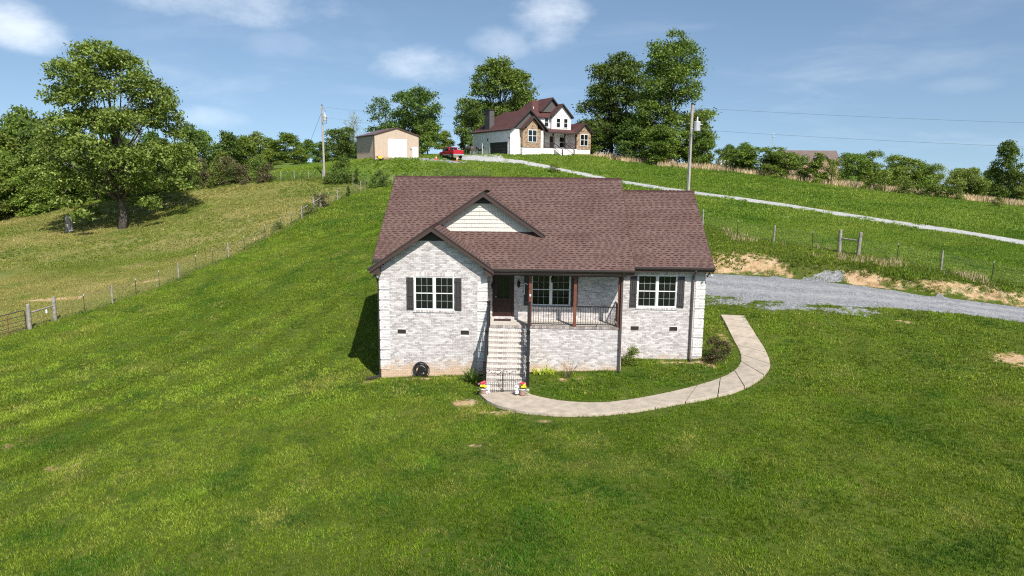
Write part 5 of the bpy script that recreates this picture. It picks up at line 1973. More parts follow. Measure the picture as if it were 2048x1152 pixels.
def proto(kind):
    if kind in protos:
        return protos[kind]
    if kind.startswith('round'):
        sd_ = {'round1': 31, 'round2': 47, 'round3': 59, 'round4': 72}[kind]
        lb = auto_lobes(10, 4.0, 26, sd_, .08, 'round', .33)
        c = crown_mesh('crown', lb, .42, 20, 9, sd_, .34)
        t = trunk_mesh('trunk', 10, .20, lb, sd_, nlimb=10)
        r = (10, 4.6)
    elif kind.startswith('spread'):
        sd_ = {'spread1': 11, 'spread2': 12}[kind]
        lb = auto_lobes(6, 4.4, 26, sd_, .22, 'spread', .34)
        c = crown_mesh('crown', lb, .34, 15, 10, sd_, .28, 1.2)
        t = trunk_mesh('trunk', 6, .16, lb, sd_, nlimb=12)
        r = (6, 4.8)
    elif kind == 'cedar':
        lb = auto_lobes(6, 2.2, 26, 21, .02, 'cone', .40)
        c = crown_mesh('crown', lb, .30, 34, 9, 21, .22)
        t = trunk_mesh('trunk', 6, .12, lb, 21, nlimb=6)
        r = (6, 2.5)
    elif kind == 'sparse':
        lb = auto_lobes(8, 2.6, 22, 23, .25, 'round', .30)
        c = crown_mesh('crown', lb, .24, 16, 5, 23, .30)
        t = trunk_mesh('trunk', 8, .13, lb, 23, nlimb=22)
        r = (8, 3.0)
    else:                                  # bush1, bush2, bush3
        sd_ = {'bush1': 41, 'bush2': 43, 'bush3': 44}[kind]
        lb = auto_lobes(3, 1.7, 15, sd_, .0, 'bush', .40)
        c = crown_mesh('crown', lb, .20, 44, 8, sd_, .17)
        t = trunk_mesh('trunk', 3, .06, lb, sd_, nlimb=12)
        r = (3, 2.0)
    protos[kind] = (t, c, r)
    return protos[kind]


def set_mat(o, key):
    o.material_slots[0].link = 'OBJECT'
    o.material_slots[0].material = M[key]


trng = random.Random(77)


def plant(name, label, cat, kind, x, y, h, w_, mat, group=None, bark='bark'):
    t, c, (h0, w0) = proto(kind)
    o = thing(name, label, cat, (x, y, Hf(x, y) - .08), trng.uniform(0, 6.28), group)
    sx_ = max(w_, .35 * h) / w0 if kind.startswith(('round', 'bush')) else w_ / w0
    o.scale = (sx_ * trng.uniform(.9, 1.12), sx_ * trng.uniform(.9, 1.12), h / h0)
    to = put('trunk', t, bark, o)
    co = put('crown', c, 'leaf_' + mat, o)
    set_mat(to, bark)
    set_mat(co, 'leaf_' + mat)
    return o


WOOD = [(-87.6, 105.4, 17.2, 4.6, 'd'), (-79.8, 100.5, 15.3, 4.4, 'd'), (-86.7, 113.8, 17.9, 4, 'a'), (-96.1, 129.3, 21.0, 4.5, 'a'), (-78.4, 108.7, 14.8, 4, 'c'), (-71.1, 101.4, 12.1, 3.4, 'a'), (-72.0, 93.6, 9.0, 3.6, 'd'),
        (-72.0, 89.3, 8.2, 3.8, 'b'), (-72.7, 108.5, 12.2, 4, 'a'), (-65.3, 101.1, 9.2, 3.6, 'a'), (-56.2, 104.5, 7.6, 3.8, 'c'), (-57.0, 114.2, 9.8, 3.6, 'c'), (-57.9, 121.1, 8.8, 3.8, 'a'), (-65.3, 117.1, 11.3, 4, 'c'),
        (-71.3, 116.7, 11.8, 4.6, 'a'), (-68.5, 92.4, 7.4, 3.2, 'd'), (-78.0, 91.4, 10.5, 4.2, 'c'), (-57.1, 127.3, 8.8, 4, 'c'), (-56.3, 132.3, 7.7, 3.6, 'a'), (-57.1, 141.6, 8.6, 3.6, 'b'), (-61, 98.5, 6.5, 3.0, 'c'), (-76, 97, 11, 3.6, 'd'),
        (-82, 95, 12.5, 4.2, 'd'), (-90, 97, 14, 4.5, 'c'), (-64, 107, 9.6, 3.6, 'c')]
for i, (x, y, h, w_, c) in enumerate(WOOD):
    plant('woodland_tree', 'leafy green tree in the wood beyond the yellow pasture', 'tree', 'round%d' % (i % 4 + 1), x, y, h * (.86 if x < -62 else .96), w_, c, 'trees of the wood beyond the pasture')
for i, (x, y, h, w_, c) in enumerate([(-69.4, 192.3, 8.2, 5.9, 'a'), (-68.5, 207.4, 7, 4.9, 'a'), (-66.7, 217.6, 6.8, 4.7, 'c'), (-61.7, 181.7, 4.3, 3.2, 'd'), (-60.1, 207.4, 5.6, 4.8, 'a'), (-77.4, 202.1, 7.6, 4.8, 'a'), (-46.4, 192.6, 5.2, 4.6, 'a'),
                                      (-53, 200, 6, 4.6, 'c'), (-83, 190, 8, 5, 'c')]):
    plant('field_edge_tree', 'green tree in the line closing the far field left of the barn', 'tree', 'round%d' % ((i + 1) % 4 + 1), x, y, h, w_, c, 'trees closing the far field')
DIST = [(-256, 297, 9.3, 8.8), (-258, 312, 9.4, 9.2), (-254, 326, 9.6, 9.6), (-249, 340, 9.7, 10.0), (-248, 355, 10.1, 10.4), (-201, 309, 8.3, 9.1), (-195, 324, 8.5, 9.5), (-193, 338, 8.8, 9.9), (-184, 352, 9.0, 10.3), (-146, 307, 7.1, 9.0),
        (-142, 321, 7.5, 9.4), (-133, 336, 7.7, 9.8), (-122, 350, 8.2, 10.2), (-91, 305, 6.0, 8.8), (-86, 319, 6.6, 9.3), (-74, 334, 7.2, 9.7), (-61, 348, 8.0, 10.1), (-52, 363, 8.8, 10.5), (-31, 317, 6.7, 9.1), (-16, 331, 7.8, 9.6),
        (-7, 346, 8.8, 10.0), (10, 361, 10.1, 10.4), (23, 314, 8.3, 9.0), (40, 329, 9.9, 9.4), (52, 344, 11.1, 9.8), (71, 358, 7.2, 10.3), (76, 311, 6.4, 8.9), (89, 326, 7.5, 9.3), (109, 340, 9.0, 9.7), (130, 355, 10.4, 10.1),
        (122, 308, 9.4, 8.8), (142, 323, 10.9, 9.2), (164, 338, 12.3, 9.6), (182, 353, 13.4, 10.0), (206, 368, 14.6, 10.4), (194, 321, 14.1, 9.1), (219, 336, 15.4, 9.5), (238, 351, 16.2, 9.9), (265, 366, 17.1, 10.3), (245, 318, 16.9, 9.0)]
for i, (x, y, h, w_) in enumerate(DIST):
    plant('distant_tree', 'distant tree on the low horizon behind the hill', 'tree', 'round%d' % (i % 4 + 1), x, y, h, w_, 'ab'[i % 2], 'distant trees on the horizon')

SINGLES = [
    ('sapling', 'bright green sapling rising from the brush along the back fence', 'round1', -47.8, 104.4, 4.2, 1.7, 'd', 'bark'),
    ('sapling', 'leafy light green sapling at the field corner left of the pole', 'round2', -43.3, 112.7, 3.6, 2.2, 'd', 'bark'),
    ('sapling', 'low olive sapling behind the brush left of the pole', 'round3', -41.3, 103.4, 3.0, 1.7, 'b', 'bark'),
    ('dark_tree', 'dark spreading tree between the pole and the tan barn', 'spread1', -33.2, 119.5, 5.9, 3.5, 'c', 'bark'),
    ('pale_tree', 'pale thinly leaved tree left of the tan barn roof', 'sparse', -33.0, 126.4, 8.2, 2.4, 'e', 'palebark'),
    ('low_tree', 'green low-branched tree at the right end of the tan barn', 'round3', -18.6, 121.5, 6.0, 3.0, 'a', 'bark'),
    ('young_tree', 'bright young tree behind the red pickup', 'round4', -18.0, 138.6, 4.4, 2.6, 'd', 'bark'),
    ('young_tree', 'small dark tree between the pickup and the hilltop house', 'cedar', -15.4, 152.8, 4.6, 2.4, 'c', 'bark'),
    ('young_tree', 'small dark tree left of the tan barn wall', 'round2', -31.2, 124.0, 3.6, 2.4, 'c', 'bark'),
    ('side_tree', 'dark tree hanging over the left end of the hilltop house', 'round1', -12.6, 136.7, 9.9, 3.4, 'c', 'bark'),
    ('understory_tree', 'dark bushy tree just right of the hilltop house', 'round2', 10.6, 127.4, 5.0, 3.2, 'c', 'bark'),
    ('understory_tree', 'dark low tree at the foot of the paired tall trees', 'round3', 15.8, 116.5, 6.2, 3.7, 'c', 'bark'),
    ('understory_tree', 'green low tree under the tallest right tree', 'round4', 20.2, 112.0, 6.0, 3.6, 'a', 'bark'),
    ('understory_tree', 'olive leafy tree reaching out right of the near utility pole', 'round1', 27.4, 117.0, 8.6, 3.2, 'b', 'bark'),
    ('understory_tree', 'green bush-like tree behind the foot of the near utility pole', 'round2', 26.4, 111.0, 6.0, 2.8, 'a', 'bark'),
    ('ridge_tree', 'small dark tree beyond the camper trailer', 'round3', 39.5, 144.0, 5.6, 3.0, 'c', 'bark'),
    ('ridge_tree', 'green tree behind the camper on the ridge', 'round4', 40.5, 136.0, 5.8, 3.2, 'a', 'bark'),
    ('spreading_shrub', 'broad dark shrub tree below the far ridge house', 'spread1', 33.2, 107.0, 4.6, 4.6, 'c', 'bark'),
    ('spreading_shrub', 'dark shrub tree right of the broad one below the ridge house', 'spread2', 37.4, 105.4, 4.5, 3.6, 'c', 'bark'),
    ('ridge_shrub', 'dark upright shrub under the ridge house gable', 'bush1', 39.2, 103.2, 4.0, 2.2, 'c', 'bark'),
    ('cedar_tree', 'pointed green cedar in front of the far ridge house', 'cedar', 40.6, 100.6, 4.8, 2.3, 'a', 'bark'),
    ('ridge_shrub', 'bright leafy shrub right of the pointed cedar', 'bush2', 43.0, 101.4, 4.2, 1.9, 'd', 'bark'),
    ('umbrella_tree', 'dark flat-topped tree on the ridge with a clear trunk', 'spread2', 51.4, 112.9, 6.3, 3.2, 'c', 'bark'),
    ('umbrella_tree', 'taller layered tree just right of the dark flat-topped one', 'spread1', 56.6, 120.2, 7.6, 3.6, 'c', 'bark'),
    ('cedar_tree', 'second pointed cedar along the dry grass of the ridge', 'cedar', 46.7, 98.6, 4.6, 1.9, 'a', 'bark'),
    ('ridge_shrub', 'light green shrub right of the second cedar', 'bush3', 48.7, 97.4, 3.7, 2.0, 'd', 'bark'),
    ('umbrella_tree', 'wide rounded green tree in the middle of the right ridge', 'spread1', 60.0, 115.1, 7.0, 4.8, 'a', 'bark'),
    ('umbrella_tree', 'dark tree overlapping the wide rounded one on the ridge', 'spread2', 64.9, 117.1, 6.2, 3.3, 'c', 'bark'),
    ('pale_tree', 'grey nearly bare tree on the right ridge', 'sparse', 68.8, 120.1, 6.2, 3.0, 'e', 'palebark'),
    ('ridge_shrub', 'bushy yellow-green shrub beneath the grey bare tree', 'bush1', 54.3, 95.6, 3.6, 3.0, 'd', 'bark'),
    ('ridge_shrub', 'olive shrub left of the layered pale green tree', 'bush2', 56.6, 94.0, 3.4, 2.4, 'b', 'bark'),
    ('umbrella_tree', 'pale green layered tree standing alone on the right ridge', 'spread2', 64.9, 104.7, 5.5, 3.4, 'b', 'bark'),
    ('ridge_shrub', 'tiny bright shrub in the dry grass at the right edge', 'bush3', 57.5, 87.2, 1.6, 1.0, 'd', 'bark'),
    ('ridge_tree', 'big dark tree at the right edge of the ridge', 'round1', 73.0, 108.7, 10.6, 3.6, 'c', 'bark'),
    ('ridge_tree', 'dark tree cut by the right edge of view', 'round2', 76.5, 104.3, 8.6, 3.6, 'c', 'bark'),
    ('ridge_shrub', 'olive shrub among dry grass below the wide rounded tree', 'bush1', 51.2, 96.3, 3.0, 2.2, 'b', 'bark'),
    ('ridge_shrub', 'low bright shrub in dry grass left of the ridge house', 'bush2', 34.9, 102.4, 2.2, 2.2, 'd', 'bark'),
    ('fence_bush', 'dense dark bush just right of the pole on the back fence', 'bush1', -26.7, 94.9, 3.6, 2.0, 'c', 'bark'),
    ('fence_bush', 'low dark bush spilling from the back fence by the pole', 'bush2', -27.8, 94.0, 1.6, 1.3, 'c', 'bark'),
    ('fence_bush', 'small cedar-like bush right of the dense bush on the back fence', 'cedar', -24.6, 95.4, 2.2, .6, 'c', 'bark'),
    ('fence_bush', 'dark bush at the upper corner of the pasture fence', 'bush3', -20.9, 95.2, 2.3, 1.4, 'c', 'bark'),
    ('fence_bush', 'small bush left of the corner bush on the pasture fence', 'bush1', -22.0, 93.6, 1.7, 1.0, 'a', 'bark'),
    ('fence_bush', 'brown twiggy brush at the braced posts of the pasture fence', 'bush2', -24.2, 78.6, 1.5, 1.3, 'f', 'bark'),
    ('fence_bush', 'green brush below the braced posts of the pasture fence', 'bush3', -24.6, 74.6, 1.3, 1.2, 'b', 'bark'),
    ('fence_bush', 'little pointed bush on the pasture fence above the braced posts', 'cedar', -22.9, 84.6, 1.3, .5, 'c', 'bark'),
    ('fence_bush', 'weedy clump on the pasture fence below the braced posts', 'bush1', -25.4, 67.6, .9, .8, 'b', 'bark'),
    ('lone_bush', 'small lone bush on the slope above the house roof', 'bush2', 3.2, 100.3, 1.3, 1.3, 'b', 'bark'),
]
for nm, lb, kd, x, y, h, w_, mt_, bk in SINGLES:
    if x > 30 and y < 125:
        h, w_ = (h * .84, w_ * .86) if x > 45 else (h * .88, w_ * 1.05)
        mt_ = {'c': 'a', 'a': 'd'}.get(mt_, mt_) if kd != 'round1' else mt_
    plant(nm, lb, 'bush' if 'bush' in nm or 'shrub' in nm else 'tree', kd, x, y, h, w_, mt_, None, bk)
for i in range(13):
    x = -56.0 + i * 1.5 + trng.uniform(-.4, .4)
    plant('brush_thicket', 'brown and green brush in the thicket along the back fence', 'bush', 'bush%d' % (i % 3 + 1), x, 97.8 - .05 * i + trng.uniform(-.8, .6), trng.uniform(2.2, 4.2), trng.uniform(1.5, 2.2), 'fbfcfa'[i % 6], 'brush thicket along the back fence')


# ---- the tall trees, each with a crown laid out lobe by lobe
def big_tree(name, label, x, y, h, lobes, mat, seed, size=.40, twigs=5.5, leaves=12, r=.5, lean=(0, 0), spread=.42, nlimb=26):
    """lobes: (offset across, height, radius) seen from the house; each is given depth round the trunk"""
    rng = random.Random(seed)
    W_ = max(abs(a) + b for a, _, b in lobes)
    L = []
    for a, z, b in lobes:
        room = math.sqrt(max(.05, 1 - min(1, abs(a) / W_) ** 2)) * W_ * .6
        for q in (-1, 1):
            L.append((a + rng.uniform(-.2, .2) * b, q * rng.uniform(.1, 1) * room, z + rng.uniform(-.2, .2) * b, b * rng.uniform(.7, .92), b * rng.uniform(.5, .70)))
    o = thing(name, label, 'tree', (x, y, Hf(x, y) - .1), math.atan2(-x, y))
    o.scale = (1, 1, .96)
    put('trunk', trunk_mesh('trunk', h, r, L, seed, lean, nlimb), 'bark', o)
    put('crown', crown_mesh('crown', L, size, twigs, leaves, seed, spread), 'leaf_' + mat, o)
    return o


HERO = [(200, 120, 55), (150, 140, 45), (255, 115, 50), (295, 152, 42), (215, 170, 55), (135, 190, 45), (335, 192, 48), (352, 218, 36), (300, 232, 48), (180, 235, 52), (245, 245, 50), (125, 250, 42), (105, 300, 45), (85, 350, 36),
        (170, 305, 52), (240, 312, 55), (312, 302, 48), (365, 292, 40), (383, 332, 28), (130, 362, 40), (200, 365, 45), (282, 372, 42), (345, 372, 34), (118, 412, 28), (150, 428, 20), (290, 408, 26), (362, 255, 26)]
S_ = 83.5 / 1365
big_tree('oak_tree', 'large spreading oak standing alone in the yellow pasture', -50.1, 81.9, 22.4, [((px - 236 if px > 200 else px - 222) * S_ * .82, (462 - py) * S_ * .95, rp * S_ * 1.03) for px, py, rp in HERO], 'b', 101, .36, 11.5, 17, .44, spread=.36)


def lob(cx, by, D, pts, k=1.3):
    s = D / 1365
    return [((px - cx) * s, (by - py) * s, r_ * s * k) for px, py, r_ in pts]


big_tree('tall_tree', 'tall dark oak rising behind the hilltop house chimney', -7.3, 145.9, 20.5,
         lob(1000, 307, 140, [(1005, 128, 26), (980, 150, 26), (1032, 148, 28), (1050, 178, 22), (965, 178, 26), (1010, 175, 34), (1045, 205, 24), (940, 215, 24), (975, 215, 34), (1020, 220, 34), (925, 235, 16), (945, 255, 24), (985, 255, 34), (1030, 262, 34), (1055, 240, 18)]),
         'a', 102, .46, 8.5, 14, .45)
big_tree('tall_tree', 'left one of the paired tall trees right of the hilltop house', 14.7, 134.1, 19.6,
         lob(1228, 312, 128, [(1235, 124, 26), (1262, 128, 24), (1210, 145, 26), (1240, 155, 32), (1275, 160, 22), (1200, 180, 28), (1238, 190, 34), (1272, 200, 28), (1188, 215, 26), (1222, 228, 34), (1260, 238, 34), (1178, 250, 24), (1205, 265, 32), (1245, 275, 34), (1172, 285, 22), (1285, 262, 26), (1200, 292, 24), (1262, 292, 26), (1230, 255, 34)]),
         'c', 103, .44, 9, 14, .45)
big_tree('tall_tree', 'tallest tree of the pair, behind the near utility pole', 22.6, 119.1, 20.8,
         lob(1345, 335, 113, [(1345, 90, 20), (1325, 110, 24), (1370, 108, 24), (1392, 122, 16), (1340, 135, 32), (1385, 145, 26), (1312, 150, 22), (1360, 170, 32), (1320, 185, 26), (1395, 178, 16), (1345, 205, 30), (1380, 200, 20), (1305, 225, 28), (1340, 240, 34), (1375, 250, 28), (1290, 262, 28),
                              (1325, 280, 34), (1365, 290, 32), (1400, 265, 24), (1418, 240, 18), (1300, 300, 26), (1345, 312, 26), (1415, 290, 18), (1335, 165, 30), (1320, 320, 24), (1375, 318, 24), (1310, 200, 24)]),
         'a', 104, .40, 9.5, 14, .45)
big_tree('tall_tree', 'full green tree towering behind the tan barn', -22.6, 129.7, 12.3,
         lob(822, 312, 126, [(830, 192, 18), (805, 200, 18), (850, 200, 16), (860, 225, 16), (820, 222, 26), (795, 235, 20), (848, 245, 22), (815, 255, 26), (865, 258, 12), (780, 258, 18), (845, 275, 22), (800, 282, 24), (865, 285, 14)]),
         'c', 105, .40, 12, 13, .32)
big_tree('tall_tree', 'ragged leaning tree left of the full green one behind the barn', -27.4, 131.3, 11.0,
         lob(785, 314, 128, [(768, 205, 13), (752, 220, 9), (780, 222, 14), (762, 238, 12), (772, 258, 16), (750, 262, 10), (765, 280, 14), (790, 275, 16)]),
         'c', 106, .38, 9.0, 12, .26)
st = thing('tree_stump', 'short grey broken trunk under the low left branches of the oak', 'stump', (-55.6, 80.3, Hf(-55.6, 80.3)))
MB().lathe((0, 0, 0), [(.55, -.3), (.42, .2), (.36, 1.1), (.40, 1.7), (.22, 1.9)], 9).build('trunk', 'palebark', st)
MB().tube([(.1, 0, 1.2), (.5, .1, 1.7)], [.16, .08], 6).build('broken_limb', 'palebark', st)

# ================================================================== small things round the house
def blade_clump(n, length, width, arch, seed, spread=.12, segs=4, base_r=.1):
    """arching strap leaves from one crown"""
    rng = random.Random(seed)
    mb = MB()
    for k in range(n):
        a = rng.uniform(0, 6.283)
        L = length * rng.uniform(.6, 1.1)
        w_ = width * rng.uniform(.7, 1.2)
        d = Vector((math.cos(a), math.sin(a), 0))
        s = Vector((-d.y, d.x, 0))
        o = Vector((rng.uniform(-1, 1) * base_r, rng.uniform(-1, 1) * base_r, 0))
        el_ = rng.uniform(.55, 1.45)
        pts = []
        p = o.copy()
        for j in range(segs + 1):
            t = j / segs
            e = el_ - arch * t * t * rng.uniform(.8, 1.2)
            pts.append((p.copy(), w_ * (1 - t ** 1.5) * (.7 + .6 * min(1, t * 3)) + .002))
            p = p + (d * math.cos(e) + UZ * math.sin(e)) * (L / segs)
        i0 = len(mb.v)
        for q, ww in pts:
            mb.v += [tuple(q - s * ww / 2), tuple(q + s * ww / 2)]
        for j in range(segs):
            b0 = i0 + 2 * j
            mb.f.append((b0, b0 + 1, b0 + 3, b0 + 2))
    return mb


def clump_thing(name, label, cat, x, y, mb, mat, group=None):
    o = thing(name, label, cat, (x, y, Hf(x, y) - .02), 0, group)
    mb.build('leaves', mat, o, org=(0, 0, 0))
    return o


for i, (x, y) in enumerate(((.22, 30.15), (.52, 30.12), (.80, 30.22), (.98, 30.1))):
    clump_thing('daylily', 'yellow-green strap-leaved lily clump against the porch wall', 'plant', x, y, blade_clump(34, .48, .035, 1.9, 50 + i), 'leaf_h', 'lilies against the porch wall')
clump_thing('yucca', 'dark spiky yucca growing left of the brick steps', 'plant', -2.62, 29.35, blade_clump(80, .85, .05, .7, 61, base_r=.12), 'leaf_c')
clump_thing('dry_perennial', 'brown withered clump in the bed before the porch wall', 'plant', 1.62, 29.7, blade_clump(60, .42, .012, .8, 62, base_r=.2), 'leaf_f')
M['twig'] = plain('twig', (.13, .09, .065), .9, .2, 9)
tg = MB()
rr = random.Random(5)
for k in range(14):
    a = rr.uniform(0, 6.28)
    tg.tube([(0, 0, 0), (.2 * math.cos(a), .2 * math.sin(a), .35), (.42 * math.cos(a), .35 * math.sin(a), rr.uniform(.5, .85))], [.008, .006, .003], 4)
ttw = thing('bare_shrub', 'bare twiggy shrub rising from the withered clump by the porch', 'shrub', (1.78, 29.85, Hf(1.78, 29.85)))
tg.build('branches', 'twig', ttw)
plant('boxwood', 'small green shrub at the inner corner of the porch wall', 'shrub', 'bush1', 4.68, 31.25, .92, .50, 'd')
plant('bronze_shrub', 'dark bronze-leaved shrub at the right front corner of the house', 'shrub', 'bush2', 8.62, 31.55, 1.12, .78, 'g')

# hose reel against the bay wall
hx, hy = -5.05, 30.18
hz_ = Hf(hx, hy)
hr = thing('hose_reel', 'coiled black garden hose on a reel against the white brick bay', 'hose', (hx, hy, hz_))
co = MB()
rr = random.Random(9)
for k in range(9):
    cxk, czk, rk2 = rr.uniform(-.04, .04), .36 + rr.uniform(-.04, .04), .24 + .012 * k
    co.tube([(cxk + rk2 * math.cos(a), .10 - .02 * (k % 5) + rr.uniform(-.01, .01), czk + rk2 * 1.05 * math.sin(a)) for a in np.linspace(0, 6.283, 25)], .014, 6)
co.build('hose_coil', 'hose', hr)
lp = MB()
lp.tube([(.05 + .36 * math.cos(a) * (1.0 if a < 3.3 else .95), .02, .34 + .34 * math.sin(a)) for a in np.linspace(-1.4, 2.6, 18)], .013, 6)
lp.build('loose_loop', 'hose', hr)
MB().tube([(0, .16, .36), (0, -.02, .36)], .15, 14).build('drum', 'iron', hr)
fr2 = MB()
for sg in (-1, 1):
    fr2.tube([(sg * .28, .18, 0), (sg * .06, .17, .40)], .02, 6)
fr2.build('stand', 'iron', hr)

tk = thing('gas_tank', 'pale blue upright gas tank standing beside the left house wall', 'tank', (-7.19, 32.0, Hf(-7.19, 32.0)))
MB().lathe((0, 0, 0), [(.12, .0), (.13, .05), (.19, .10), (.20, .2), (.20, 1.0), (.19, 1.08), (.14, 1.16), (.05, 1.19)], 20).build('body', 'tank', tk, smooth=True)
cl_ = MB().tube([(.09 * math.cos(a), .09 * math.sin(a), 1.27) for a in np.linspace(0, 5.2, 14)], .012, 5)
cl_.tube([(.09, 0, 1.14), (.09, 0, 1.27)], .012, 5)
cl_.tube([(-.05, -.07, 1.14), (-.05, -.07, 1.27)], .012, 5)
cl_.build('collar', 'tank', tk)

# two iron garden gate panels at the foot of the steps
for gx_, lb, sgn in ((-1.97, 'left thin black iron gate panel with leaf scrolls before the steps', 1), (-.36, 'right thin black iron gate panel with leaf scrolls before the steps', -1)):
    gt = thing('garden_gate', lb, 'gate', (gx_, 27.62, Hf(gx_, 27.62) + .06), 0, 'gate panels at the steps')
    wd = .79 * sgn
    fr3 = MB()
    fr3.tube([(0, 0, 0), (0, 0, .98), (wd * .15, 0, 1.01), (wd * .85, 0, .99), (wd * .97, 0, .95), (wd, 0, .88), (wd, 0, 0)], .012, 6)
    fr3.tube([(0, 0, .04), (wd, 0, .04)], .010, 5)
    fr3.tube([(0, 0, .78), (wd, 0, .78)], .008, 5)
    fr3.build('gate_frame', 'iron', gt)
    brm = MB().tube([(0, 0, .04), (0, 0, .78)], .006, 5).mesh('bar')
    for k in range(1, 9):
        put('bar', brm, 'iron', gt, (wd * k / 9, 0, 0))
    sv = MB().tube([(wd * t, 0, .88 + .05 * math.sin(t * 7)) for t in np.linspace(0.02, .98, 14)], .006, 5).build('scroll', 'iron', gt)
    lfm = MB().prism([(0, 0, 0), (.03, 0, .022), (.085, 0, .012), (.06, 0, -.018)], (0, .006, 0)).mesh('leaf')
    for k in range(6):
        t = .1 + k * .15
        put('leaf', lfm, 'iron', gt, (wd * t, -.004, .89 + .05 * math.sin(t * 7)), (0, (-.6 if k % 2 else .7), 0))

# flower pots
def flower_pot(x, y, label, seed, side):
    rng = random.Random(seed)
    o = thing('flower_pot', label, 'flower pot', (x, y, Hf(x, y) + .075), 0, 'flower pots at the foot of the steps')
    o.scale = (.86, .86, .86)
    MB().lathe((0, 0, 0), [(.11, 0), (.13, .02), (.17, .30), (.19, .31), (.19, .36), (.165, .36), (.15, .32)], 16).build('pot', 'clay', o)
    MB().lathe((0, 0, 0), [(.186, .29), (.195, .31), (.195, .33), (.186, .35)], 16).build('rim_band', 'tank', o)
    blade_clump(26, .30, .03, 1.8, seed, base_r=.08).build('foliage', 'leaf_a', o, org=(0, 0, -.34))
    gm = MB()
    for k in range(60):
        a = rng.uniform(0, 6.28)
        r_ = rng.uniform(.10, .26)
        c = Vector((r_ * math.cos(a) + side * -.10, r_ * math.sin(a) * .7, rng.uniform(.1, .45) if k % 2 else .36))
        u = Vector((rng.uniform(-1, 1), rng.uniform(-1, 1), rng.uniform(-1, 1))).normalized() * .045
        v = u.orthogonal().normalized() * .03
        gm.add([c - u, c + v, c + u, c - v], [(0, 1, 2, 3)])
    gm.build('trailing_leaves', 'leaf_a', o)

    def bloom(c, r_, mat):
        mb = MB()
        for q in range(8):
            a = q * .785 + rng.uniform(-.1, .1)
            d = Vector((math.cos(a), math.sin(a) * .6 - .25, .35 * math.sin(a) + .35)).normalized()
            s = d.cross(Vector((0, -1, .6))).normalized()
            p0 = Vector(c)
            mb.add([p0, p0 + d * r_ * .6 + s * r_ * .32, p0 + d * r_, p0 + d * r_ * .6 - s * r_ * .32], [(0, 1, 2, 3)])
        mb.lathe(c, [(.2 * r_, -.02), (.28 * r_, .0), (.1 * r_, .03)], 7)
        return mb.build('flower', mat, o)
    for k in range(5):
        bloom((rng.uniform(-.10, .16), rng.uniform(-.16, .02), rng.uniform(.42, .52)), .10, 'petal_y')
    for k in range(4):
        bloom((rng.uniform(-.14, .16), rng.uniform(-.04, .10), rng.uniform(.52, .62)), .085, 'petal_r')
    for k in range(3):
        bloom((rng.uniform(-.22, .22), rng.uniform(-.05, .1), rng.uniform(.48, .58)), .08, 'petal_p' if k else 'petal_w')
    for st_ in range(3):
        hx_ = side * (.20 + .045 * st_)
        for k in range(6):
            bloom((hx_ + rng.uniform(-.02, .02), -.06 + rng.uniform(-.05, .05), .46 - .07 * k), .06, 'petal_w')
    return o


flower_pot(-1.98, 27.36, 'clay pot of yellow, red and white flowers left of the iron gate', 3, 1)
flower_pot(-.34, 27.22, 'clay pot of yellow, red and white flowers right of the iron gate', 4, -1)

# ================================================================== grass
def inside_quad_strip(A, B, x, y, grow=0.0):
    """True where (x, y) lies between two edge lines"""
    A, B = np.asarray(A, float), np.asarray(B, float)
    n = 160

    def rs(L):
        d = np.r_[0, np.cumsum(np.hypot(*np.diff(L, axis=0).T))]
        s = np.linspace(0, d[-1], n)
        return np.stack([np.interp(s, d, L[:, 0]), np.interp(s, d, L[:, 1])], -1)
    a, b = rs(A), rs(B)
    m = (a + b) / 2
    hw = np.hypot(*(a - b).T) / 2
    out = np.zeros(x.shape, bool)
    for i in range(n):
        out |= np.hypot(x - m[i, 0], y - m[i, 1]) < hw[i] + grow
    return out


rngg = np.random.default_rng(5)


def scatter(x0, x1, y0, y1, sp, view=True):
    xs_, ys_ = np.meshgrid(np.arange(x0, x1, sp), np.arange(y0, y1, sp))
    x = xs_.ravel() + rngg.uniform(-.5, .5, xs_.size) * sp
    y = ys_.ravel() + rngg.uniform(-.5, .5, xs_.size) * sp
    if view:
        k = (x > -.84 * y - 5) & (x < .78 * y + 5)
        x, y = x[k], y[k]
    return x, y


def blades(n, size, h, w_, seed, lean=.5, per=9):
    """little tufts: blades fan out of shared roots, tuft heights differ"""
    rng = np.random.default_rng(seed)
    nt = max(1, n // per)
    root = np.stack([rng.uniform(-.5, .5, nt) * size, rng.uniform(-.5, .5, nt) * size], -1)
    th = rng.uniform(.45, 1.3, nt)
    idx = np.repeat(np.arange(nt), per)
    n = len(idx)
    p = np.zeros((n, 3))
    p[:, :2] = root[idx] + rng.normal(size=(n, 2)) * h * .28
    a = rng.uniform(0, 6.283, n)
    s = np.stack([np.cos(a), np.sin(a), np.zeros(n)], -1)
    hh = h * th[idx] * rng.uniform(.6, 1.2, n)
    out = p[:, :2] - root[idx] + rng.normal(size=(n, 2)) * h * .15
    out /= np.linalg.norm(out, axis=1)[:, None] + 1e-6
    ln = (rng.uniform(.15, lean, n) * hh)[:, None]
    tip = p + np.concatenate([out * ln, hh[:, None]], 1)
    ww = (w_ * rng.uniform(.6, 1.3, n) / 2)[:, None]
    V = np.stack([p - s * ww, p + s * ww, tip], 1)
    V[:, :2, 2] -= .015
    return V.reshape(-1, 3)


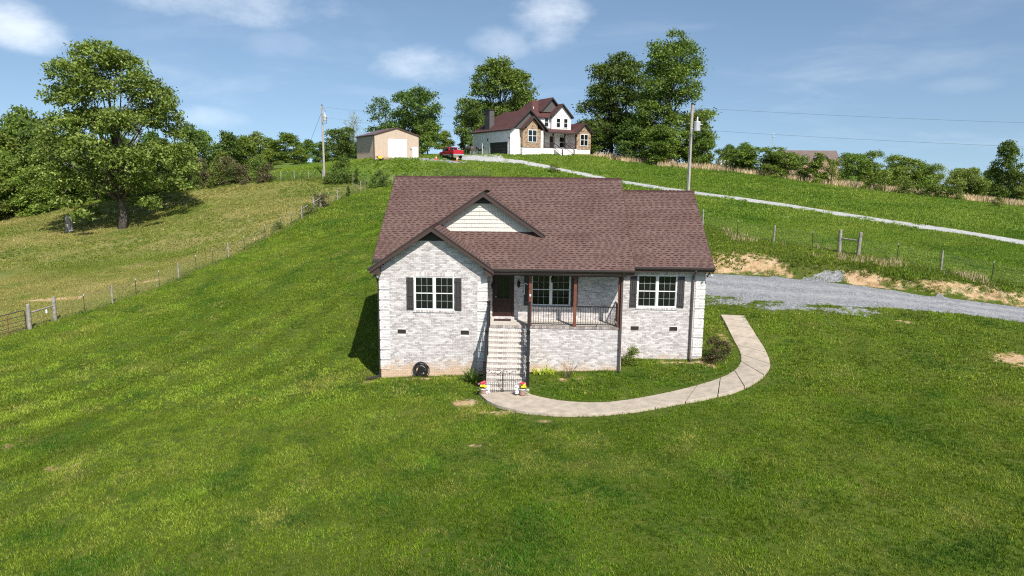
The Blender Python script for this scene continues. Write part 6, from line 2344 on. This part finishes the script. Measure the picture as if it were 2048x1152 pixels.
def grass_object(name, label, X, Y, cols, patches, scl, mat, lift=0.0):
    """patch meshes and loose points in one mesh; nodes put a patch on every point"""
    K = len(patches)
    Z = H(X, Y) + lift
    e = .25
    gxn, gyn = (H(X + e, Y) - H(X - e, Y)) / (2 * e), (H(X, Y + e) - H(X, Y - e)) / (2 * e)
    n = np.stack([-gxn, -gyn, np.ones_like(gxn)], -1)
    n /= np.linalg.norm(n, axis=1)[:, None]
    th_ = rngg.uniform(0, 6.283, len(X))
    t0 = np.stack([np.cos(th_), np.sin(th_), np.zeros(len(X))], -1)
    t0 -= n * (t0 * n).sum(1)[:, None]
    t0 /= np.linalg.norm(t0, axis=1)[:, None]
    t1 = np.cross(n, t0)
    rot = np.stack([np.arctan2(t1[:, 2], n[:, 2]), -np.arcsin(np.clip(t0[:, 2], -1, 1)), np.arctan2(t0[:, 1], t0[:, 0])], -1)
    pv = np.concatenate(patches)
    pid = np.concatenate([np.full(len(p), k) for k, p in enumerate(patches)] + [np.full(len(X), -1)]).astype(np.int32)
    var = np.concatenate([np.full(len(pv), -1), rngg.integers(0, K, len(X))]).astype(np.int32)
    V = np.concatenate([pv, np.stack([X, Y, Z], -1)])
    F = np.arange(len(pv)).reshape(-1, 3)
    me = fast_mesh(name, V, F)

    def at(nm, typ, arr, key='value'):
        a = me.attributes.new(nm, typ, 'POINT')
        a.data.foreach_set(key, np.ascontiguousarray(arr).ravel())
    at('pid', 'INT', pid)
    at('var', 'INT', var)
    z3 = np.zeros((len(pv), 3), np.float32)
    at('rot', 'FLOAT_VECTOR', np.concatenate([z3, rot]).astype(np.float32), 'vector')
    at('scl', 'FLOAT', np.concatenate([np.ones(len(pv)), scl]).astype(np.float32))
    at('col', 'FLOAT_COLOR', np.concatenate([np.ones((len(pv), 4)), np.concatenate([cols, np.ones((len(X), 1))], 1)]).astype(np.float32), 'color')
    ob = put(name, me, mat)
    g = bpy.data.node_groups.new(name + '_nodes', 'GeometryNodeTree')
    g.interface.new_socket('Geometry', in_out='INPUT', socket_type='NodeSocketGeometry')
    g.interface.new_socket('Geometry', in_out='OUTPUT', socket_type='NodeSocketGeometry')
    N = g.nodes
    gi, go = N.new('NodeGroupInput'), N.new('NodeGroupOutput')
    jn = N.new('GeometryNodeJoinGeometry')

    def named(nm, typ):
        q = N.new('GeometryNodeInputNamedAttribute')
        q.data_type = typ
        q.inputs['Name'].default_value = nm
        return q.outputs['Attribute']

    def equal(sock, v):
        q = N.new('FunctionNodeCompare')
        q.data_type = 'INT'
        q.operation = 'EQUAL'
        g.links.new(sock, q.inputs[2])
        q.inputs[3].default_value = v
        return q.outputs[0]
    e2r = N.new('FunctionNodeEulerToRotation')
    g.links.new(named('rot', 'FLOAT_VECTOR'), e2r.inputs[0])
    for k in range(K):
        s1, s2 = N.new('GeometryNodeSeparateGeometry'), N.new('GeometryNodeSeparateGeometry')
        g.links.new(gi.outputs[0], s1.inputs[0])
        g.links.new(equal(named('pid', 'INT'), k), s1.inputs[1])
        g.links.new(gi.outputs[0], s2.inputs[0])
        g.links.new(equal(named('var', 'INT'), k), s2.inputs[1])
        ip = N.new('GeometryNodeInstanceOnPoints')
        g.links.new(s2.outputs[0], ip.inputs['Points'])
        g.links.new(s1.outputs[0], ip.inputs['Instance'])
        g.links.new(e2r.outputs[0], ip.inputs['Rotation'])
        g.links.new(named('scl', 'FLOAT'), ip.inputs['Scale'])
        g.links.new(ip.outputs[0], jn.inputs[0])
    g.links.new(jn.outputs[0], go.inputs[0])
    md_ = ob.modifiers.new('scatter', 'NODES')
    md_.node_group = g
    ob['kind'] = 'stuff'
    ob['label'] = label
    ob['category'] = 'grass'
    return ob


m, t, b, o = newmat('grass_blade')
at_ = t.add('ShaderNodeAttribute', attribute_name='col', attribute_type='INSTANCER')
gi_ = t.add('ShaderNodeNewGeometry')
var_ = t.ramp(gi_.outputs['Random Per Island'], [(0, (.40, .46, .34)), (.45, (.90, .95, .80)), (.8, (1.35, 1.28, 1.0)), (1, (2.2, 1.85, 1.9))])
cb = t.mix(1.0, t.mix(1.0, at_.outputs['Color'], (1.30, 1.40, 1.02, 1), 'MULTIPLY'), var_, 'MULTIPLY')
t.put(b.inputs['Base Color'], cb)
b.inputs['Roughness'].default_value = .5
b.inputs['Specular IOR Level'].default_value = .25
tr_ = t.add('ShaderNodeBsdfTranslucent')
t.put(tr_.inputs[0], cb)
ms_ = t.add('ShaderNodeMixShader')
ms_.inputs[0].default_value = .3
t.l.new(b.outputs[0], ms_.inputs[1])
t.l.new(tr_.outputs[0], ms_.inputs[2])
t.l.new(ms_.outputs[0], o.inputs[0])
M['blade'] = m


def lerp3(a, b, f):
    return np.asarray(a)[None] * (1 - f[:, None]) + np.asarray(b)[None] * f[:, None]


def mixc(c, b, f):
    return c * (1 - f[:, None]) + np.asarray(b)[None] * f[:, None]


def fbm(x, y, cell, seed):
    return bumpf(x, y, cell, seed) * .6 + bumpf(x, y, cell * .47, seed + 11) * .3 + bumpf(x, y, cell * .21, seed + 23) * .2


def lawn_cols(x, y):
    n1 = fbm(x, y, 7.0, 31)
    n2 = fbm(x, y, 2.0, 32)
    n3 = fbm(x, y, .8, 33)
    c = lerp3((.105, .160, .016), (.155, .200, .028), sstep(-.5, .5, n1))
    c = mixc(c, (.205, .235, .050), .45 * sstep(.05, .55, n2 + .5 * n3))
    c = mixc(c, (.046, .105, .016), .85 * sstep(.22, .58, -n2 + .35 * n3))
    c = mixc(c, (.28, .245, .095), .45 * sstep(.28, .66, fbm(x, y, 2.6, 36)))
    c = mixc(c, (.040, .098, .018), .8 * sstep(.36, .62, fbm(x, y, .75, 39)))
    c = mixc(c, (.30, .255, .115), .5 * sstep(.40, .62, fbm(x, y, .8, 40)))
    c = mixc(c, (.165, .255, .032), .6 * sstep(.25, .65, fbm(x, y, 1.5, 38)))
    # mower passes: faint bands that curve round the house
    r_ = np.hypot(x - 2, y - 36)
    left = 1 - sstep(-12, -6, x)
    across = r_ * (1 - left) + (sdist(LF, x, y) + 40) * left
    band = np.sin(across * 2 * math.pi / 2.5 + bumpf(x, y, 9, 41) * 1.2)
    c = c * (1 + (.17 + .15 * left) * band * sstep(-.5, .5, bumpf(x, y, 12, 42)))[:, None]
    return c * (1 + .30 * n3)[:, None]


def past_cols(x, y):
    n1 = fbm(x, y, 13.0, 51)
    n2 = fbm(x, y, 4.0, 52)
    c = lerp3((.165, .195, .034), (.285, .250, .082), sstep(-.45, .45, n1))
    c = mixc(c, (.38, .30, .145), .7 * sstep(.2, .65, n2))
    c = mixc(c, (.115, .170, .030), .7 * sstep(.2, .6, -n2))
    return c * (1 + .2 * fbm(x, y, 1.5, 53))[:, None] * np.array([[.93, .92, 1.3]])


def hill_cols(x, y):
    n1 = fbm(x, y, 9.0, 61)
    n2 = fbm(x, y, 2.8, 62)
    c = lerp3((.125, .190, .026), (.180, .235, .044), sstep(-.45, .45, n1))
    c = mixc(c, (.215, .235, .060), .6 * sstep(.2, .65, n2))
    c = mixc(c, (.060, .130, .020), .6 * sstep(.2, .6, -n2))
    return c * (1 + .2 * fbm(x, y, 1.3, 63))[:, None]


def clear(x, y, pad_=.1):
    """free of house, steps, walk, drives"""
    bad = (x > -7.05 - pad_) & (x < -2.0) & (y > 30.35 - pad_) & (y < 42.1)
    bad |= (x > -2.1) & (x < 4.2 + pad_) & (y > 30.42 - pad_) & (y < 42.1)
    bad |= (x >= 4.2) & (x < 8.2 + pad_) & (y > 31.85 - pad_) & (y < 42.1)
    bad |= (x > -2.05 - pad_) & (x < .0 + pad_) & (y > 27.7) & (y < 31)
    bad |= inside_quad_strip(WO, WI, x, y, pad_ - .04)
    bad |= inside_quad_strip(DNEAR, DFAR, x, y, -.25 + pad_)
    bad |= inside_quad_strip(UBOT, UTOP, x, y, -.3 + pad_)
    return ~bad


def cover(x, y, pad_, rise=1.0):
    pa, hi, ea, gr, ro_, dr_ = masks(x, y)
    brk = fbm(x, y, 1.1, 71) * .55
    keep = clear(x, y, pad_) & (ea + brk < .62) & (gr + brk < .5)
    return keep, pa, hi, ro_


# lawn near the camera, fine blades
for nm, lb, box_, sp, np_, size, h_, w_, K, pad_ in (
        ('lawn_grass', 'mown green lawn grass in the foreground', (-30, 28, 10.5, 27.5), .36, 220, .60, .085, .017, 5, .12),
        ('lawn_grass', 'mown green lawn grass round the house and up the slope', (-46, 44, 27.2, 64), .58, 230, .95, .10, .030, 5, .18),
        ('hill_grass', 'longer grass of the pasture and the hillside', (-90, 82, 62, 118), 1.25, 230, 2.0, .17, .065, 4, .3)):
    X, Y = scatter(box_[0], box_[1], box_[2], box_[3], sp)
    keep, pa, hi, ro_ = cover(X, Y, pad_)
    X, Y, pa, hi, ro_ = X[keep], Y[keep], pa[keep], hi[keep], ro_[keep]
    c = lawn_cols(X, Y)
    c = c * (1 - hi[:, None]) + hill_cols(X, Y) * hi[:, None]
    c = c * (1 - pa[:, None]) + past_cols(X, Y) * pa[:, None]
    c = c * (1 - .5 * ro_[:, None]) + np.array([[.15, .18, .04]]) * .5 * ro_[:, None]
    tall = 1 + .35 * fbm(X, Y, 2.0, 81) + .5 * ro_ + .2 * hi
    grass_object(nm, lb, X, Y, np.clip(c, .005, .6), [blades(np_, size, h_, w_, 90 + k + int(sp * 100), .9) for k in range(K)], np.clip(tall, .6, 2.4), 'blade')


# tall dry grass along the ridge, tufts by the right-hand fence and on the bank
def tall_blades(name, label, X, Y, h, w_, mat, lean=.35):
    n = len(X)
    Z = H(X, Y)
    a = rngg.uniform(0, 6.283, n)
    s = np.stack([np.cos(a), np.sin(a), np.zeros(n)], -1)
    hh = h * rngg.uniform(.5, 1.2, n)
    bq = rngg.uniform(0, 6.283, n)
    p = np.stack([X, Y, Z - .05], -1)
    ln = rngg.uniform(.05, lean, n) * hh
    mid = p + np.stack([np.cos(bq) * ln * .3, np.sin(bq) * ln * .3, hh * .6], -1)
    tip = p + np.stack([np.cos(bq) * ln, np.sin(bq) * ln, hh], -1)
    ww = (w_ * rngg.uniform(.6, 1.3, n) / 2)[:, None]
    V = np.stack([p - s * ww, p + s * ww, mid + s * ww * .8, tip, mid - s * ww * .8], 1).reshape(-1, 3)
    me = fast_mesh(name, V, np.arange(n * 5).reshape(n, 5))
    ob = put(name, me, mat)
    ob['kind'] = 'stuff'
    ob['label'] = label
    ob['category'] = 'grass'
    return ob


def along(line, n, lo, hi, jit=0):
    line = np.asarray(line, float)
    d = np.r_[0, np.cumsum(np.hypot(*np.diff(line, axis=0).T))]
    s = rngg.uniform(0, d[-1], n)
    x, y = np.interp(s, d, line[:, 0]), np.interp(s, d, line[:, 1])
    i = np.clip(np.searchsorted(d, s) - 1, 0, len(line) - 2)
    tx_, ty_ = line[i + 1, 0] - line[i, 0], line[i + 1, 1] - line[i, 1]
    L = np.hypot(tx_, ty_)
    o_ = rngg.uniform(lo, hi, n)
    return x - ty_ / L * o_, y + tx_ / L * o_


X, Y = along(CREST, 26000, -.5, 9)
k = fbm(X, Y, 3.0, 91) + .25 * rngg.random(len(X)) > -.12
tall_blades('dry_grass', 'tall straw-coloured dry grass along the ridge shrubs', X[k], Y[k], .85, .05, 'dry')
X, Y = along(RF[1:], 9000, -2.6, .6)
k = fbm(X, Y, 2.0, 92) > .30
tall_blades('dry_tufts', 'straw-coloured dry tufts below the wire fence by the drive', X[k], Y[k], .45, .018, 'dry')
X, Y = along(BANK[2:9], 9000, -.3, 3.5)
k = (fbm(X, Y, 1.6, 93) > .22) & clear(X, Y, .2)
tall_blades('bank_weeds', 'green weeds growing on the bare earth bank above the drive', X[k], Y[k], .30, .022, 'leaf_a', .8)
X, Y = along(LF[2:], 6000, -.5, .5)
k = fbm(X, Y, 1.5, 94) > -.1
tall_blades('fence_weeds', 'longer uncut grass along the foot of the pasture fence', X[k], Y[k], .28, .02, 'leaf_b', .6)
X, Y = along(BF[3:], 7000, -.8, .8)
tall_blades('fence_weeds', 'dark weeds along the foot of the back wire fence', X, Y, .42, .04, 'leaf_a', .6)
# stray tufts in the gravel edge
X, Y = along(np.array(DNEAR)[1:9], 7000, -1.9, .6)
k = fbm(X, Y, 1.2, 95) > .12
tall_blades('verge_weeds', 'ragged grass creeping into the near edge of the gravel drive', X[k], Y[k], .14, .016, 'leaf_d', .8)
# uncut fringe along the foot of the walls and the walk
WALLFOOT = [np.array([[-7.0, 30.34], [-2.1, 30.34]]), np.array([[-.1, 30.42], [4.2, 30.42]]), np.array([[4.3, 31.82], [8.2, 31.82], [8.25, 38]]), np.array([[-7.0, 42], [-7.0, 30.34]])]
XX, YY = [], []
for ln_ in WALLFOOT:
    x, y = along(ln_, int(260 * np.hypot(*np.diff(ln_, axis=0).T).sum()), -.16, .02)
    XX.append(x)
    YY.append(y)
x, y = along(WO, 2600, -.12, .03)
XX.append(x)
YY.append(y)
x, y = along(WI, 2200, -.03, .10)
XX.append(x)
YY.append(y)
X, Y = np.concatenate(XX), np.concatenate(YY)
k = (fbm(X, Y, .7, 97) > -.15)
tall_blades('edge_grass', 'uncut grass fringe along the house walls and the curved walk', X[k], Y[k], .13, .014, 'leaf_b', .8)
